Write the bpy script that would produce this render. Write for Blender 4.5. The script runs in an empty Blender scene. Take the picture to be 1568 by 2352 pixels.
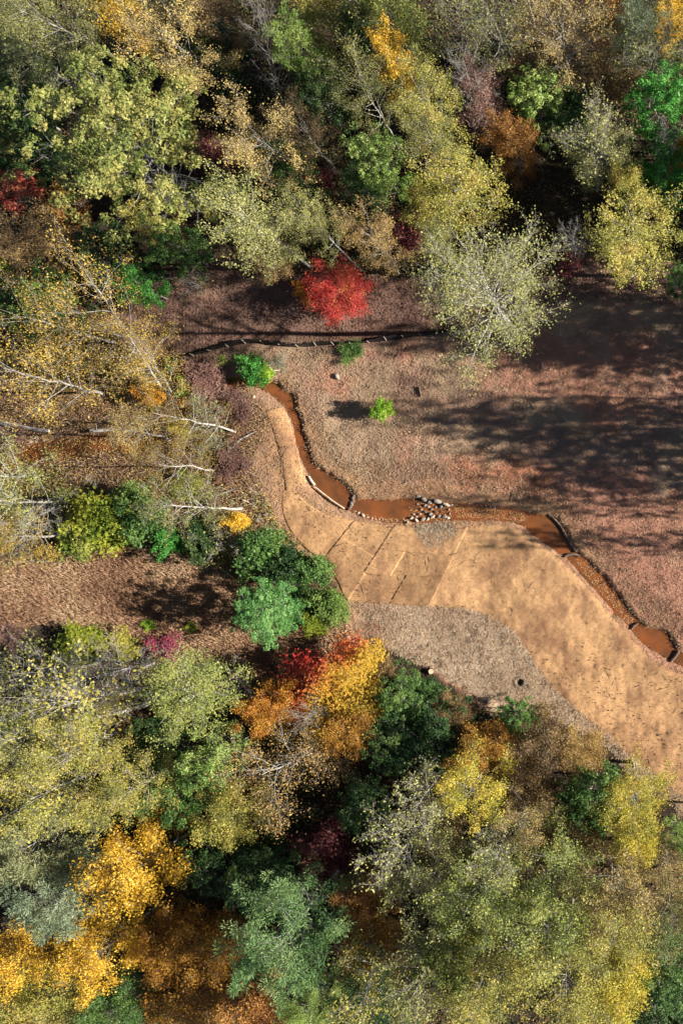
import bpy, math, random
import numpy as np
from mathutils import Vector, Quaternion, Matrix

# ---------------------------------------------------------------- camera, sky, sun, exposure
scene = bpy.context.scene
col = scene.collection
H_CAM = 80.0                       # drone height in metres
S = H_CAM / 2089.0                 # metres of ground per map unit (1568 x 2352 units in view)
NAD = (1410.0, 1200.0)             # map position straight below the drone

def g(px, py, z=0.0):
    """map position -> world xy of a point at height z seen at that place"""
    gx, gy = (px - 784.0) * S, -(py - 1176.0) * S
    cx, cy = (NAD[0] - 784.0) * S, -(NAD[1] - 1176.0) * S
    f = (H_CAM - z) / H_CAM
    return cx + (gx - cx) * f, cy + (gy - cy) * f

cam_data = bpy.data.cameras.new("drone_camera")
cam = bpy.data.objects.new("drone_camera", cam_data)
col.objects.link(cam)
cam.location = (*g(*NAD), H_CAM)
cam.rotation_euler = (0, 0, 0)
cam_data.sensor_fit = 'VERTICAL'
cam_data.sensor_height = 24.0
cam_data.lens = 24.0 * 2089.0 / 2352.0
cam_data.shift_x = (784.0 - NAD[0]) / 2352.0
cam_data.shift_y = (NAD[1] - 1176.0) / 2352.0
cam_data.clip_end = 2000.0
scene.camera = cam

SUN_EL = math.radians(25.0)
world = bpy.data.worlds.new("World")
scene.world = world
world.use_nodes = True
wn = world.node_tree.nodes
sky = wn.new('ShaderNodeTexSky')
sky.sky_type = 'NISHITA'
sky.sun_disc = False
sky.air_density = 0.55            # clear, dry autumn air
sky.dust_density = 0.0
sky.ozone_density = 1.5
sky.sun_elevation = SUN_EL
sky.sun_rotation = math.radians(90.0)
wn['Background'].inputs['Strength'].default_value = 0.05
world.node_tree.links.new(sky.outputs[0], wn['Background'].inputs['Color'])

sd = bpy.data.lights.new("sun", 'SUN')
sd.energy = 5.0
sd.angle = math.radians(0.5)
sd.color = (1.0, 0.95, 0.87)
sun = bpy.data.objects.new("sun", sd)
sun.rotation_euler = (0, math.pi / 2 - SUN_EL, math.radians(-1.2))
col.objects.link(sun)

scene.view_settings.view_transform = 'Standard'
scene.view_settings.look = 'None'
scene.view_settings.gamma = 1.0
scene.view_settings.use_curve_mapping = False
scene.view_settings.exposure = 1.25
scene.cycles.max_bounces = 4
scene.cycles.diffuse_bounces = 2
scene.cycles.glossy_bounces = 2
scene.cycles.transmission_bounces = 3

rng = np.random.default_rng(7)

# ---------------------------------------------------------------- helpers
def new_mat(name):
    m = bpy.data.materials.new(name)
    m.use_nodes = True
    nt = m.node_tree
    return m, nt, nt.nodes, nt.links, nt.nodes['Principled BSDF']

def mesh_obj(name, V, F, mat=None, parent=None, rnd=None, smooth=False):
    me = bpy.data.meshes.new(name)
    build_mesh(me, V, F, rnd)
    if smooth:
        me.polygons.foreach_set('use_smooth', np.ones(len(me.polygons), dtype=bool))
    if mat is not None:
        for mm in (mat if isinstance(mat, (list, tuple)) else [mat]):
            me.materials.append(mm)
    o = bpy.data.objects.new(name, me)
    col.objects.link(o)
    if parent is not None:
        o.parent = parent
    return o

def build_mesh(me, V, F, rnd=None):
    """V (n,3) array; F (m,4) int array of quads, or list of faces"""
    V = np.asarray(V, dtype=np.float32)
    if isinstance(F, np.ndarray):
        n, k = F.shape
        me.vertices.add(len(V)); me.vertices.foreach_set('co', V.ravel())
        me.loops.add(n * k); me.loops.foreach_set('vertex_index', F.astype(np.int32).ravel())
        me.polygons.add(n)
        me.polygons.foreach_set('loop_start', np.arange(0, n * k, k, dtype=np.int32))
        me.polygons.foreach_set('loop_total', np.full(n, k, dtype=np.int32))
        me.update(calc_edges=True)
    else:
        me.from_pydata([tuple(v) for v in V], [], F)
        me.update()
    if rnd is not None:
        a = me.attributes.new('rnd', 'FLOAT', 'FACE')
        a.data.foreach_set('value', np.asarray(rnd, dtype=np.float32))

def tag(o, label=None, cat=None, group=None, kind=None):
    if label: o['label'] = label
    if cat: o['category'] = cat
    if group: o['group'] = group
    if kind: o['kind'] = kind
    return o

def empty(name, loc):
    o = bpy.data.objects.new(name, None)
    o.empty_display_size = 0.3
    col.objects.link(o)
    o.location = loc
    return o

_lat = {}
def vnoise(x, y, scale, seed=0):
    """smooth value noise 0..1"""
    if seed not in _lat:
        _lat[seed] = np.random.default_rng(1000 + seed).random((256, 256))
    L = _lat[seed]
    u = np.asarray(x) / scale + 1000.0
    v = np.asarray(y) / scale + 1000.0
    i = np.floor(u).astype(int); j = np.floor(v).astype(int)
    fu = u - i; fv = v - j
    fu = fu * fu * (3 - 2 * fu); fv = fv * fv * (3 - 2 * fv)
    a = L[i % 256, j % 256]; b = L[(i + 1) % 256, j % 256]
    c = L[i % 256, (j + 1) % 256]; d = L[(i + 1) % 256, (j + 1) % 256]
    return (a * (1 - fu) + b * fu) * (1 - fv) + (c * (1 - fu) + d * fu) * fv

def fnoise(x, y, scale, seed=0):
    return (vnoise(x, y, scale, seed) * .5 + vnoise(x, y, scale / 2.1, seed + 1) * .28 +
            vnoise(x, y, scale / 4.3, seed + 2) * .22)

def sstep(a, b, x):
    t = np.clip((x - a) / (b - a), 0, 1)
    return t * t * (3 - 2 * t)

def seg_dist(x, y, pts):
    d = np.full(np.shape(x), 1e9)
    for (ax, ay), (bx, by) in zip(pts[:-1], pts[1:]):
        dx, dy = bx - ax, by - ay
        t = np.clip(((x - ax) * dx + (y - ay) * dy) / (dx * dx + dy * dy + 1e-12), 0, 1)
        d = np.minimum(d, np.hypot(x - ax - t * dx, y - ay - t * dy))
    return d

def in_poly(x, y, poly):
    r = np.zeros(np.shape(x), dtype=bool)
    n = len(poly)
    for k in range(n):
        ax, ay = poly[k]; bx, by = poly[(k + 1) % n]
        if ay == by: continue
        c = ((ay > y) != (by > y)) & (x < (bx - ax) * (y - ay) / (by - ay) + ax)
        r ^= c
    return r

def soft_poly(x, y, poly, w):
    """1 inside, 0 outside, edge feathered over w metres"""
    P = [g(*p) for p in poly]
    d = seg_dist(x, y, P + [P[0]])
    s = np.where(in_poly(x, y, P), d, -d)
    return sstep(-w, w, s)

def smooth_line(pts, n=4):
    """Catmull-Rom through map points"""
    P = [np.array(p, float) for p in pts]
    out = []
    for i in range(len(P) - 1):
        p0 = P[max(i - 1, 0)]; p1 = P[i]; p2 = P[i + 1]; p3 = P[min(i + 2, len(P) - 1)]
        for k in range(n):
            t = k / n
            out.append(.5 * ((2 * p1) + (-p0 + p2) * t + (2 * p0 - 5 * p1 + 4 * p2 - p3) * t * t +
                             (-p0 + 3 * p1 - 3 * p2 + p3) * t ** 3))
    out.append(P[-1])
    return [tuple(p) for p in out]

# ---------------------------------------------------------------- the stream's two banks (map units)
BANK_E = [(-160, 1030), (-60, 1025), (60, 1022), (200, 1000), (320, 985), (400, 925), (470, 880), (530, 870), (597, 873), (626, 879), (644, 891),
          (657, 902), (671, 908), (677, 940), (686, 957), (691, 982), (698, 1009), (707, 1036), (718, 1063),
          (742, 1083), (760, 1094), (783, 1110), (808, 1136), (814, 1147), (847, 1149), (902, 1149), (947, 1146),
          (990, 1150), (1036, 1156), (1091, 1157), (1152, 1166), (1219, 1178), (1264, 1185), (1288, 1209), (1306, 1242),
          (1328, 1273), (1352, 1291), (1377, 1318), (1407, 1352), (1438, 1394), (1462, 1425), (1486, 1443),
          (1517, 1449), (1535, 1461), (1547, 1483), (1556, 1498), (1580, 1502), (1640, 1520), (1760, 1560), (1900, 1600)]
BANK_W = [(-160, 1080), (-60, 1075), (60, 1068), (220, 1040), (350, 1030), (430, 960), (490, 905), (557, 884), (590, 888), (628, 908), (651, 931),
          (664, 951), (673, 967), (680, 1002), (691, 1047), (704, 1072), (711, 1094), (722, 1116), (747, 1139),
          (787, 1167), (800, 1170), (821, 1179), (847, 1188), (881, 1193), (924, 1195), (960, 1196), (1000, 1194),
          (1036, 1190), (1091, 1194), (1130, 1191), (1170, 1194), (1197, 1203), (1237, 1236), (1273, 1261), (1298, 1277),
          (1316, 1294), (1343, 1325), (1371, 1355), (1398, 1388), (1422, 1416), (1453, 1449), (1471, 1471),
          (1502, 1495), (1532, 1510), (1556, 1522), (1580, 1535), (1640, 1560), (1760, 1600), (1900, 1640)]
def wobble(pts, a, seed):
    r = np.random.default_rng(seed)
    q = smooth_line(pts, 3)
    return [(x + r.normal(0, a), y + r.normal(0, a)) for x, y in q]
EW = [g(*p) for p in wobble(BANK_E, 1.3, 3)]
WW = [g(*p) for p in wobble(BANK_W, .9, 4)]
WATER = EW + WW[::-1]

def height(x, y):
    x = np.asarray(x, float); y = np.asarray(y, float)
    dE = seg_dist(x, y, EW); dW = seg_dist(x, y, WW)
    ins = in_poly(x, y, WATER)
    d = np.minimum(dE, dW)
    base = (fnoise(x, y, 9, 11) - .5) * .5 + (fnoise(x, y, 1.6, 21) - .5) * .16
    rel = sstep(0.5, 4.0, d)
    base = base * (.12 + .88 * rel) + .05 * (vnoise(x, y, .5, 31) - .5)
    bankE = -.33 + .33 * sstep(-.05, .38, dE)
    bankW = -.33 + .33 * sstep(-.05, 1.3, dW) ** .7
    bank = np.where(dE < dW, bankE, bankW)
    z = np.where(ins, -.39 - .1 * sstep(0, .7, d) + .05 * (vnoise(x, y, .4, 32) - .5), base + bank)
    hx, hy = g(1193, 1567)                       # a dug planting hole
    return z - .75 * np.exp(-(((x - hx) ** 2 + (y - hy) ** 2) / .09) ** 2)
WATER_Z = -.28

# ---------------------------------------------------------------- regions of the ground (map units)
R_CLEAR = [(330, 835), (560, 800), (760, 800), (960, 790), (1040, 700), (1180, 650), (1300, 630), (1568, 650), (1750, 660), (1750, 1960),
           (1590, 1930), (1545, 1860), (1500, 1800), (1400, 1710), (1310, 1650), (1200, 1625), (1100, 1615), (990, 1545), (900, 1500), (800, 1470),
           (790, 1390), (740, 1290), (660, 1230), (600, 1180), (560, 1060), (600, 960), (560, 900)]
R_ROAD = [(180, 700), (330, 640), (520, 610), (800, 630), (1000, 640), (1300, 590), (1700, 590), (1700, 700), (1300, 690), (1060, 740),
          (960, 780), (700, 792), (560, 788), (380, 835), (280, 850)]
R_GREY = [(780, 1385), (880, 1388), (960, 1392), (1060, 1397), (1120, 1415), (1180, 1450), (1215, 1500), (1240, 1540), (1290, 1600),
          (1340, 1640), (1400, 1690), (1440, 1730), (1520, 1790), (1480, 1830), (1400, 1720), (1300, 1660), (1200, 1625), (1110, 1600),
          (990, 1535), (900, 1500), (880, 1440)]
R_FIELD = [(-80, 1290), (120, 1275), (300, 1245), (420, 1270), (560, 1320), (700, 1350), (790, 1390), (820, 1470), (780, 1530), (600, 1560),
           (460, 1520), (330, 1510), (220, 1450), (60, 1430), (-80, 1440)]
R_LEFT = [(-100, 700), (200, 740), (380, 840), (560, 870), (620, 960), (580, 1060), (640, 1200), (700, 1250), (500, 1300), (300, 1280),
          (-100, 1310)]
R_DAMP = [(600, 900), (650, 930), (690, 1040), (720, 1110), (790, 1165), (850, 1190), (1000, 1195), (1200, 1205), (1300, 1285), (1460, 1460), (1560, 1530),
          (1560, 1470), (1470, 1400), (1340, 1260), (1270, 1165), (1000, 1100), (840, 1110), (740, 1050), (700, 930), (640, 870)]
R_CLAY = [(1040, 1060), (1140, 1050), (1290, 1075), (1260, 1110), (1160, 1130), (1050, 1110)]

R_MATS = [(600, 940), (648, 925), (690, 1040), (720, 1120), (800, 1190), (1000, 1210), (1190, 1210), (1330, 1330), (1470, 1490), (1700, 1640), (1700, 1920),
          (1440, 1735), (1290, 1605), (1180, 1455), (1060, 1402), (880, 1394), (785, 1390), (730, 1302), (620, 1210), (605, 1110), (590, 1000)]
def ground_col(x, y):
    n1 = fnoise(x, y, 6, 41)[..., None]; n2 = fnoise(x, y, 1.4, 51)[..., None]; n3 = vnoise(x, y, 3, 61)[..., None]
    jx = x + (fnoise(x, y, 2.2, 71) - .5) * 3; jy = y + (fnoise(x, y, 2.2, 81) - .5) * 3
    c = np.array([.05, .036, .024]) * (.6 + .9 * n2)
    def lay(c, m, k): return c * (1 - m[..., None]) + k * m[..., None]
    left = np.array([.27, .145, .085]) * (.55 + .9 * n2) * (1 - .3 * n1)
    c = lay(c, soft_poly(jx, jy, R_LEFT, 1.2), left)
    fld = (np.array([.29, .15, .085]) * (1 - n1) + np.array([.36, .225, .125]) * n1) * (.55 + .9 * n2)
    c = lay(c, soft_poly(jx, jy, R_FIELD, .8), fld)
    straw = np.array([.35, .24, .15]); clay = np.array([.38, .185, .12]); grey = np.array([.31, .19, .13])
    w = sstep(.36, .60, n1); w2 = sstep(.42, .62, n3)
    clear = (clay * w + (straw * w2 + grey * (1 - w2)) * (1 - w)) * (.66 + .68 * n2)
    c = lay(c, soft_poly(jx, jy, R_CLEAR, .7), clear)
    c = lay(c, soft_poly(jx, jy, R_CLAY, .8) * .75, np.array([.40, .165, .085]) * (.7 + .6 * n2))
    c = lay(c, soft_poly(jx, jy, R_ROAD, .8), np.array([.20, .118, .086]) * (.65 + .75 * n2))
    c = lay(c, soft_poly(jx, jy, R_GREY, .35), np.array([.52, .375, .245]) * (.64 + .75 * n2))
    c = lay(c, soft_poly(jx, jy, R_MATS, 1.0) * .85, np.array([.43, .25, .13]) * (.65 + .7 * n2))
    c = lay(c, soft_poly(jx, jy, R_DAMP, .5) * .8, np.array([.37, .21, .105]) * (.6 + .8 * n2))
    ins = in_poly(x, y, WATER)
    return np.where(ins[..., None], np.array([.34, .105, .022]) * (.75 + .5 * n2), c)

def axis(a, b, step, a2, b2, step2, far):
    return np.unique(np.round(np.concatenate([np.linspace(-far, a2, 14)[:-1], np.arange(a2, a, step2), np.arange(a, b, step),
                           np.arange(b, b2, step2), np.linspace(b2, far, 14)]), 4))
ax = axis(-31, 33, .17, -45, 50, .8, 500)
ay = axis(-26, 24, .17, -60, 60, .7, 500)
X, Y = np.meshgrid(ax, ay)
Z = height(X.ravel(), Y.ravel())
C = ground_col(X.ravel(), Y.ravel())
nx, ny = len(ax), len(ay)
idx = np.arange(nx * ny).reshape(ny, nx)
F = np.stack([idx[:-1, :-1], idx[:-1, 1:], idx[1:, 1:], idx[1:, :-1]], -1).reshape(-1, 4)

m_ground, nt, N, L, bsdf = new_mat("soil_and_straw")
at = N.new('ShaderNodeAttribute'); at.attribute_name = 'soil'
tc = N.new('ShaderNodeTexCoord')
n1 = N.new('ShaderNodeTexNoise'); n1.inputs['Scale'].default_value = 6; n1.inputs['Detail'].default_value = 8; n1.inputs['Roughness'].default_value = .72
L.new(tc.outputs['Object'], n1.inputs['Vector'])
mr = N.new('ShaderNodeMapRange'); mr.inputs[1].default_value = .3; mr.inputs[2].default_value = .7; mr.inputs[3].default_value = .72; mr.inputs[4].default_value = 1.25
L.new(n1.outputs['Fac'], mr.inputs[0])
mx = N.new('ShaderNodeMix'); mx.data_type = 'RGBA'; mx.blend_type = 'MULTIPLY'; mx.inputs[0].default_value = 1
L.new(at.outputs['Color'], mx.inputs[6]); L.new(mr.outputs[0], mx.inputs[7])
L.new(mx.outputs[2], bsdf.inputs['Base Color'])
bsdf.inputs['Roughness'].default_value = .95
bsdf.inputs['Specular IOR Level'].default_value = .1
n2 = N.new('ShaderNodeTexNoise'); n2.inputs['Scale'].default_value = 5; n2.inputs['Detail'].default_value = 9; n2.inputs['Roughness'].default_value = .75
L.new(tc.outputs['Object'], n2.inputs['Vector'])
# tracked-machine cleat marks on the haul road: short ridges across the way
at2 = N.new('ShaderNodeAttribute'); at2.attribute_name = 'cleats'
wv = N.new('ShaderNodeTexWave'); wv.inputs['Scale'].default_value = 1.1; wv.inputs['Distortion'].default_value = 2.5; wv.inputs['Detail'].default_value = 3
wv.inputs['Detail Scale'].default_value = 1.6
L.new(tc.outputs['Object'], wv.inputs['Vector'])
mm = N.new('ShaderNodeMath'); mm.operation = 'MULTIPLY'
L.new(wv.outputs['Fac'], mm.inputs[0]); L.new(at2.outputs['Fac'], mm.inputs[1])
ma = N.new('ShaderNodeMath'); ma.operation = 'MULTIPLY_ADD'; ma.inputs[1].default_value = .16
L.new(mm.outputs[0], ma.inputs[0]); L.new(n2.outputs['Fac'], ma.inputs[2])
bp = N.new('ShaderNodeBump'); bp.inputs['Strength'].default_value = .8; bp.inputs['Distance'].default_value = .16
L.new(ma.outputs[0], bp.inputs['Height']); L.new(bp.outputs[0], bsdf.inputs['Normal'])

ZG = Z.reshape(ny, nx)
def gheight(x, y):
    """height of the built ground sheet (bilinear)"""
    x = np.asarray(x, float); y = np.asarray(y, float)
    i = np.clip(np.searchsorted(ax, x) - 1, 0, nx - 2); j = np.clip(np.searchsorted(ay, y) - 1, 0, ny - 2)
    u = (x - ax[i]) / (ax[i + 1] - ax[i]); v = (y - ay[j]) / (ay[j + 1] - ay[j])
    return (ZG[j, i] * (1 - u) + ZG[j, i + 1] * u) * (1 - v) + (ZG[j + 1, i] * (1 - u) + ZG[j + 1, i + 1] * u) * v
def hz(x, y):
    return float(gheight(np.array([x]), np.array([y]))[0])
ground = mesh_obj('ground', np.stack([X.ravel(), Y.ravel(), Z], -1), F, m_ground, smooth=True)
a = ground.data.color_attributes.new('soil', 'FLOAT_COLOR', 'POINT')
a.data.foreach_set('color', np.concatenate([C, np.ones((len(C), 1))], 1).astype(np.float32).ravel())
cl = soft_poly(X.ravel(), Y.ravel(), R_ROAD, .6) * sstep(.35, .6, fnoise(X.ravel(), Y.ravel(), 4, 91))
a = ground.data.attributes.new('cleats', 'FLOAT', 'POINT'); a.data.foreach_set('value', cl.astype(np.float32))
tag(ground, 'bare soil and straw ground of the clearing and the wood floor', kind='structure')

# ---------------------------------------------------------------- water
m_water, nt, N, L, bsdf = new_mat("silty_water")
tc = N.new('ShaderNodeTexCoord')
nz = N.new('ShaderNodeTexNoise'); nz.inputs['Scale'].default_value = .5; nz.inputs['Detail'].default_value = 5
L.new(tc.outputs['Object'], nz.inputs['Vector'])
rp = N.new('ShaderNodeValToRGB')
rp.color_ramp.elements[0].position = .35; rp.color_ramp.elements[0].color = (.12, .050, .021, 1)
rp.color_ramp.elements[1].position = .65; rp.color_ramp.elements[1].color = (.25, .080, .025, 1)
L.new(nz.outputs['Fac'], rp.inputs[0])
L.new(rp.outputs[0], bsdf.inputs['Base Color'])
bsdf.inputs['Roughness'].default_value = .12
bsdf.inputs['IOR'].default_value = 1.33
nb = N.new('ShaderNodeTexNoise'); nb.inputs['Scale'].default_value = 3.5; nb.inputs['Detail'].default_value = 4
L.new(tc.outputs['Object'], nb.inputs['Vector'])
bp = N.new('ShaderNodeBump'); bp.inputs['Strength'].default_value = .25; bp.inputs['Distance'].default_value = .05
L.new(nb.outputs['Fac'], bp.inputs['Height']); L.new(bp.outputs[0], bsdf.inputs['Normal'])
def resamp(P, n):
    P = np.array(P); s = np.concatenate([[0], np.cumsum(np.hypot(*np.diff(P, axis=0).T))])
    t = np.linspace(0, s[-1], n)
    return np.stack([np.interp(t, s, P[:, 0]), np.interp(t, s, P[:, 1])], -1)
# a level sheet that runs a little way in under both banks
XM = (X[:-1, :-1] + X[1:, 1:]) / 2; YM = (Y[:-1, :-1] + Y[1:, 1:]) / 2
keep = np.zeros(XM.shape, bool)
fine = (np.abs(XM) < 48) & (np.abs(YM) < 26)
xm, ym = XM[fine], YM[fine]
dw = np.minimum(seg_dist(xm, ym, EW), seg_dist(xm, ym, WW))
keep[fine] = in_poly(xm, ym, WATER) | (dw < .4)
F = np.stack([idx[:-1, :-1], idx[:-1, 1:], idx[1:, 1:], idx[1:, :-1]], -1)[keep]
used, inv = np.unique(F.ravel(), return_inverse=True)
V = np.stack([X.ravel()[used], Y.ravel()[used], np.full(len(used), WATER_Z)], -1)
F = inv.reshape(-1, 4)
stream = mesh_obj('stream', V, F, m_water)
tag(stream, 'shallow rust-orange silty stream winding through the clearing', kind='structure')

# ---------------------------------------------------------------- materials for plants
def leaf_mat(name, cols, trans=.3, nscale=.35, side=None):
    m, nt, N, L, bsdf = new_mat(name)
    at = N.new('ShaderNodeAttribute'); at.attribute_name = 'rnd'
    tc = N.new('ShaderNodeTexCoord'); oi = N.new('ShaderNodeObjectInfo')
    ad = N.new('ShaderNodeVectorMath'); ad.operation = 'ADD'
    sc = N.new('ShaderNodeMath'); sc.operation = 'MULTIPLY'; sc.inputs[1].default_value = 60
    L.new(oi.outputs['Random'], sc.inputs[0]); L.new(tc.outputs['Object'], ad.inputs[0]); L.new(sc.outputs[0], ad.inputs[1])
    nz = N.new('ShaderNodeTexNoise'); nz.inputs['Scale'].default_value = nscale; nz.inputs['Detail'].default_value = 2
    L.new(ad.outputs[0], nz.inputs['Vector'])
    a = N.new('ShaderNodeMath'); a.operation = 'MULTIPLY_ADD'; a.inputs[1].default_value = 2.0; a.inputs[2].default_value = -.75
    L.new(nz.outputs['Fac'], a.inputs[0])
    b = N.new('ShaderNodeMath'); b.operation = 'MULTIPLY_ADD'; b.inputs[1].default_value = .5
    L.new(at.outputs['Fac'], b.inputs[0]); L.new(a.outputs[0], b.inputs[2])
    if side:                                   # one flank of the crown has turned further than the other
        dt = N.new('ShaderNodeVectorMath'); dt.operation = 'DOT_PRODUCT'; dt.inputs[1].default_value = side
        L.new(tc.outputs['Object'], dt.inputs[0])
        b2 = N.new('ShaderNodeMath'); b2.operation = 'MULTIPLY_ADD'; b2.inputs[1].default_value = .45; L.new(b.outputs[0], b2.inputs[0])
        b3 = N.new('ShaderNodeMath'); b3.operation = 'ADD'; b3.inputs[1].default_value = .30; L.new(dt.outputs['Value'], b3.inputs[0])
        L.new(b3.outputs[0], b2.inputs[2]); b = b2
    rp = N.new('ShaderNodeValToRGB')
    while len(rp.color_ramp.elements) < len(cols): rp.color_ramp.elements.new(.5)
    for i, c in enumerate(cols):
        e = rp.color_ramp.elements[i]; e.position = .08 + .84 * i / (len(cols) - 1); e.color = (*c, 1)
    L.new(b.outputs[0], rp.inputs[0])
    hs = N.new('ShaderNodeHueSaturation')
    v = N.new('ShaderNodeMapRange'); v.inputs[3].default_value = .86; v.inputs[4].default_value = 1.16
    L.new(oi.outputs['Random'], v.inputs[0]); L.new(v.outputs[0], hs.inputs['Value'])
    hs.inputs['Saturation'].default_value = 1.0
    L.new(rp.outputs[0], hs.inputs['Color'])
    L.new(hs.outputs[0], bsdf.inputs['Base Color'])
    bsdf.inputs['Roughness'].default_value = .5
    bsdf.inputs['Specular IOR Level'].default_value = .28
    tr = N.new('ShaderNodeBsdfTranslucent'); L.new(hs.outputs[0], tr.inputs['Color'])
    mix = N.new('ShaderNodeMixShader'); mix.inputs[0].default_value = trans
    L.new(bsdf.outputs[0], mix.inputs[1]); L.new(tr.outputs[0], mix.inputs[2])
    L.new(mix.outputs[0], N['Material Output'].inputs['Surface'])
    return m

PAL = {
 'olive':   [(.12, .13, .035), (.26, .255, .07), (.39, .36, .11)],
 'oliveg':  [(.11, .15, .03), (.25, .28, .06), (.40, .39, .10)],
 'oak':     [(.08, .12, .025), (.22, .25, .06), (.38, .37, .11), (.44, .37, .11)],
 'pale':    [(.20, .20, .065), (.34, .335, .105), (.42, .39, .125)],
 'yellow':  [(.24, .23, .03), (.44, .39, .045), (.60, .48, .06), (.56, .38, .05)],
 'yolive':  [(.17, .18, .035), (.33, .31, .06), (.48, .42, .085), (.46, .33, .08)],
 'gold':    [(.34, .18, .012), (.66, .39, .03), (.82, .54, .07)],
 'dgold':   [(.16, .080, .014), (.36, .17, .026), (.50, .27, .04)],
 'bronze':  [(.17, .10, .03), (.38, .24, .075), (.52, .35, .11)],
 'tan':     [(.22, .155, .06), (.43, .31, .105), (.56, .42, .14)],
 'ochre':   [(.24, .155, .035), (.48, .32, .06), (.62, .42, .08)],
 'brown':   [(.10, .065, .032), (.23, .145, .06), (.36, .24, .09)],
 'rust':    [(.20, .08, .02), (.38, .17, .04), (.50, .28, .07)],
 'orange':  [(.40, .12, .02), (.58, .25, .03), (.66, .38, .05)],
 'maple':   [(.60, .06, .045), (.64, .17, .05), (.74, .46, .06), (.68, .44, .06), (.50, .36, .05)],
 'red':     [(.26, .03, .025), (.60, .06, .05), (.70, .13, .09), (.70, .27, .09)],
 'brick':   [(.22, .04, .03), (.46, .10, .06), (.58, .20, .11)],
 'burg':    [(.09, .022, .022), (.20, .045, .05), (.30, .12, .09)],
 'mauve':   [(.16, .085, .07), (.28, .155, .12), (.36, .22, .16)],
 'magenta': [(.22, .05, .07), (.44, .085, .14), (.44, .20, .15)],
 'green':   [(.04, .09, .02), (.105, .20, .045), (.20, .30, .07)],
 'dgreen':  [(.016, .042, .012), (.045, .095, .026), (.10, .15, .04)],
 'lgreen':  [(.13, .22, .045), (.25, .36, .08), (.38, .44, .13)],
 'emerald': [(.03, .12, .018), (.075, .28, .04), (.16, .40, .075)],
 'lime':    [(.14, .28, .02), (.30, .48, .04), (.46, .56, .07)],
 'gyel':    [(.10, .18, .02), (.28, .33, .035), (.48, .45, .05)],
 'pine':    [(.07, .15, .045), (.17, .28, .095), (.34, .43, .17)],
 'cedar':   [(.05, .14, .03), (.13, .29, .075), (.27, .44, .14)],
 'sage':    [(.15, .20, .11), (.27, .33, .19), (.38, .42, .25)],
 'gsage':   [(.16, .18, .08), (.30, .31, .14), (.40, .40, .19)],
}
LM = {k: leaf_mat('leaves_' + k, v, side=(.11, -.10, 0) if k == 'maple' else None) for k, v in PAL.items()}

def bark_mat(name, c1, c2):
    m, nt, N, L, bsdf = new_mat(name)
    tc = N.new('ShaderNodeTexCoord')
    nz = N.new('ShaderNodeTexNoise'); nz.inputs['Scale'].default_value = 3; nz.inputs['Detail'].default_value = 6
    mp = N.new('ShaderNodeMapping'); mp.inputs['Scale'].default_value = (2, 2, .7)
    L.new(tc.outputs['Object'], mp.inputs[0]); L.new(mp.outputs[0], nz.inputs['Vector'])
    rp = N.new('ShaderNodeValToRGB'); rp.color_ramp.elements[0].position = .35; rp.color_ramp.elements[1].position = .62
    rp.color_ramp.elements[0].color = (*c1, 1); rp.color_ramp.elements[1].color = (*c2, 1)
    L.new(nz.outputs['Fac'], rp.inputs[0]); L.new(rp.outputs[0], bsdf.inputs['Base Color'])
    bsdf.inputs['Roughness'].default_value = .9
    bp = N.new('ShaderNodeBump'); bp.inputs['Strength'].default_value = .6; bp.inputs['Distance'].default_value = .03
    L.new(nz.outputs['Fac'], bp.inputs['Height']); L.new(bp.outputs[0], bsdf.inputs['Normal'])
    return m
BARK = {'white': bark_mat('bark_pale', (.20, .175, .145), (.46, .43, .375)),
        'grey': bark_mat('bark_grey', (.14, .125, .11), (.36, .33, .295)),
        'brown': bark_mat('bark_brown', (.07, .05, .035), (.18, .135, .10))}

# ---------------------------------------------------------------- tree generator
def tube(V, F, pts, rad, k):
    pts = np.asarray(pts, float); n = len(pts)
    off = sum(len(v) for v in V[-1:]) if False else V.count
    t = np.gradient(pts, axis=0); t /= (np.linalg.norm(t, axis=1, keepdims=True) + 1e-9)
    ref = np.where(np.abs(t[:, 2:3]) < .9, np.array([[0, 0, 1.]]), np.array([[1., 0, 0]]))
    u = np.cross(t, ref); u /= (np.linalg.norm(u, axis=1, keepdims=True) + 1e-9)
    w = np.cross(t, u)
    a = np.arange(k) * 2 * math.pi / k
    ring = pts[:, None, :] + np.asarray(rad)[:, None, None] * (np.cos(a)[None, :, None] * u[:, None, :] + np.sin(a)[None, :, None] * w[:, None, :])
    V.add(ring.reshape(-1, 3))
    i = np.arange(n - 1)[:, None] * k; j = np.arange(k)[None, :]; j2 = (j + 1) % k
    F.append((off + np.stack([i + j, i + j2, i + k + j2, i + k + j], -1)).reshape(-1, 4))

class VB:
    def __init__(s): s.a = []; s.count = 0
    def add(s, v): s.a.append(v); s.count += len(v)
    def get(s): return np.concatenate(s.a) if s.a else np.zeros((0, 3))

def kites(c, size, r, up=.6, aspect=.62, nrm=None):
    """leaf quads at centres c"""
    n = len(c)
    nn = r.normal(size=(n, 3)); nn /= np.linalg.norm(nn, axis=1, keepdims=True)
    nn[:, 2] = np.abs(nn[:, 2]) + up
    if nrm is not None: nn += nrm
    nn /= np.linalg.norm(nn, axis=1, keepdims=True)
    a = np.cross(nn, r.normal(size=(n, 3))); a /= (np.linalg.norm(a, axis=1, keepdims=True) + 1e-9)
    b = np.cross(nn, a)
    s = np.asarray(size).reshape(-1, 1)
    V = np.stack([c - a * s * .5, c + b * s * .5 * aspect - a * s * .08, c + a * s * .5, c - b * s * .5 * aspect - a * s * .08], 1).reshape(-1, 3)
    return V, np.arange(4 * n).reshape(n, 4)

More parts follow.
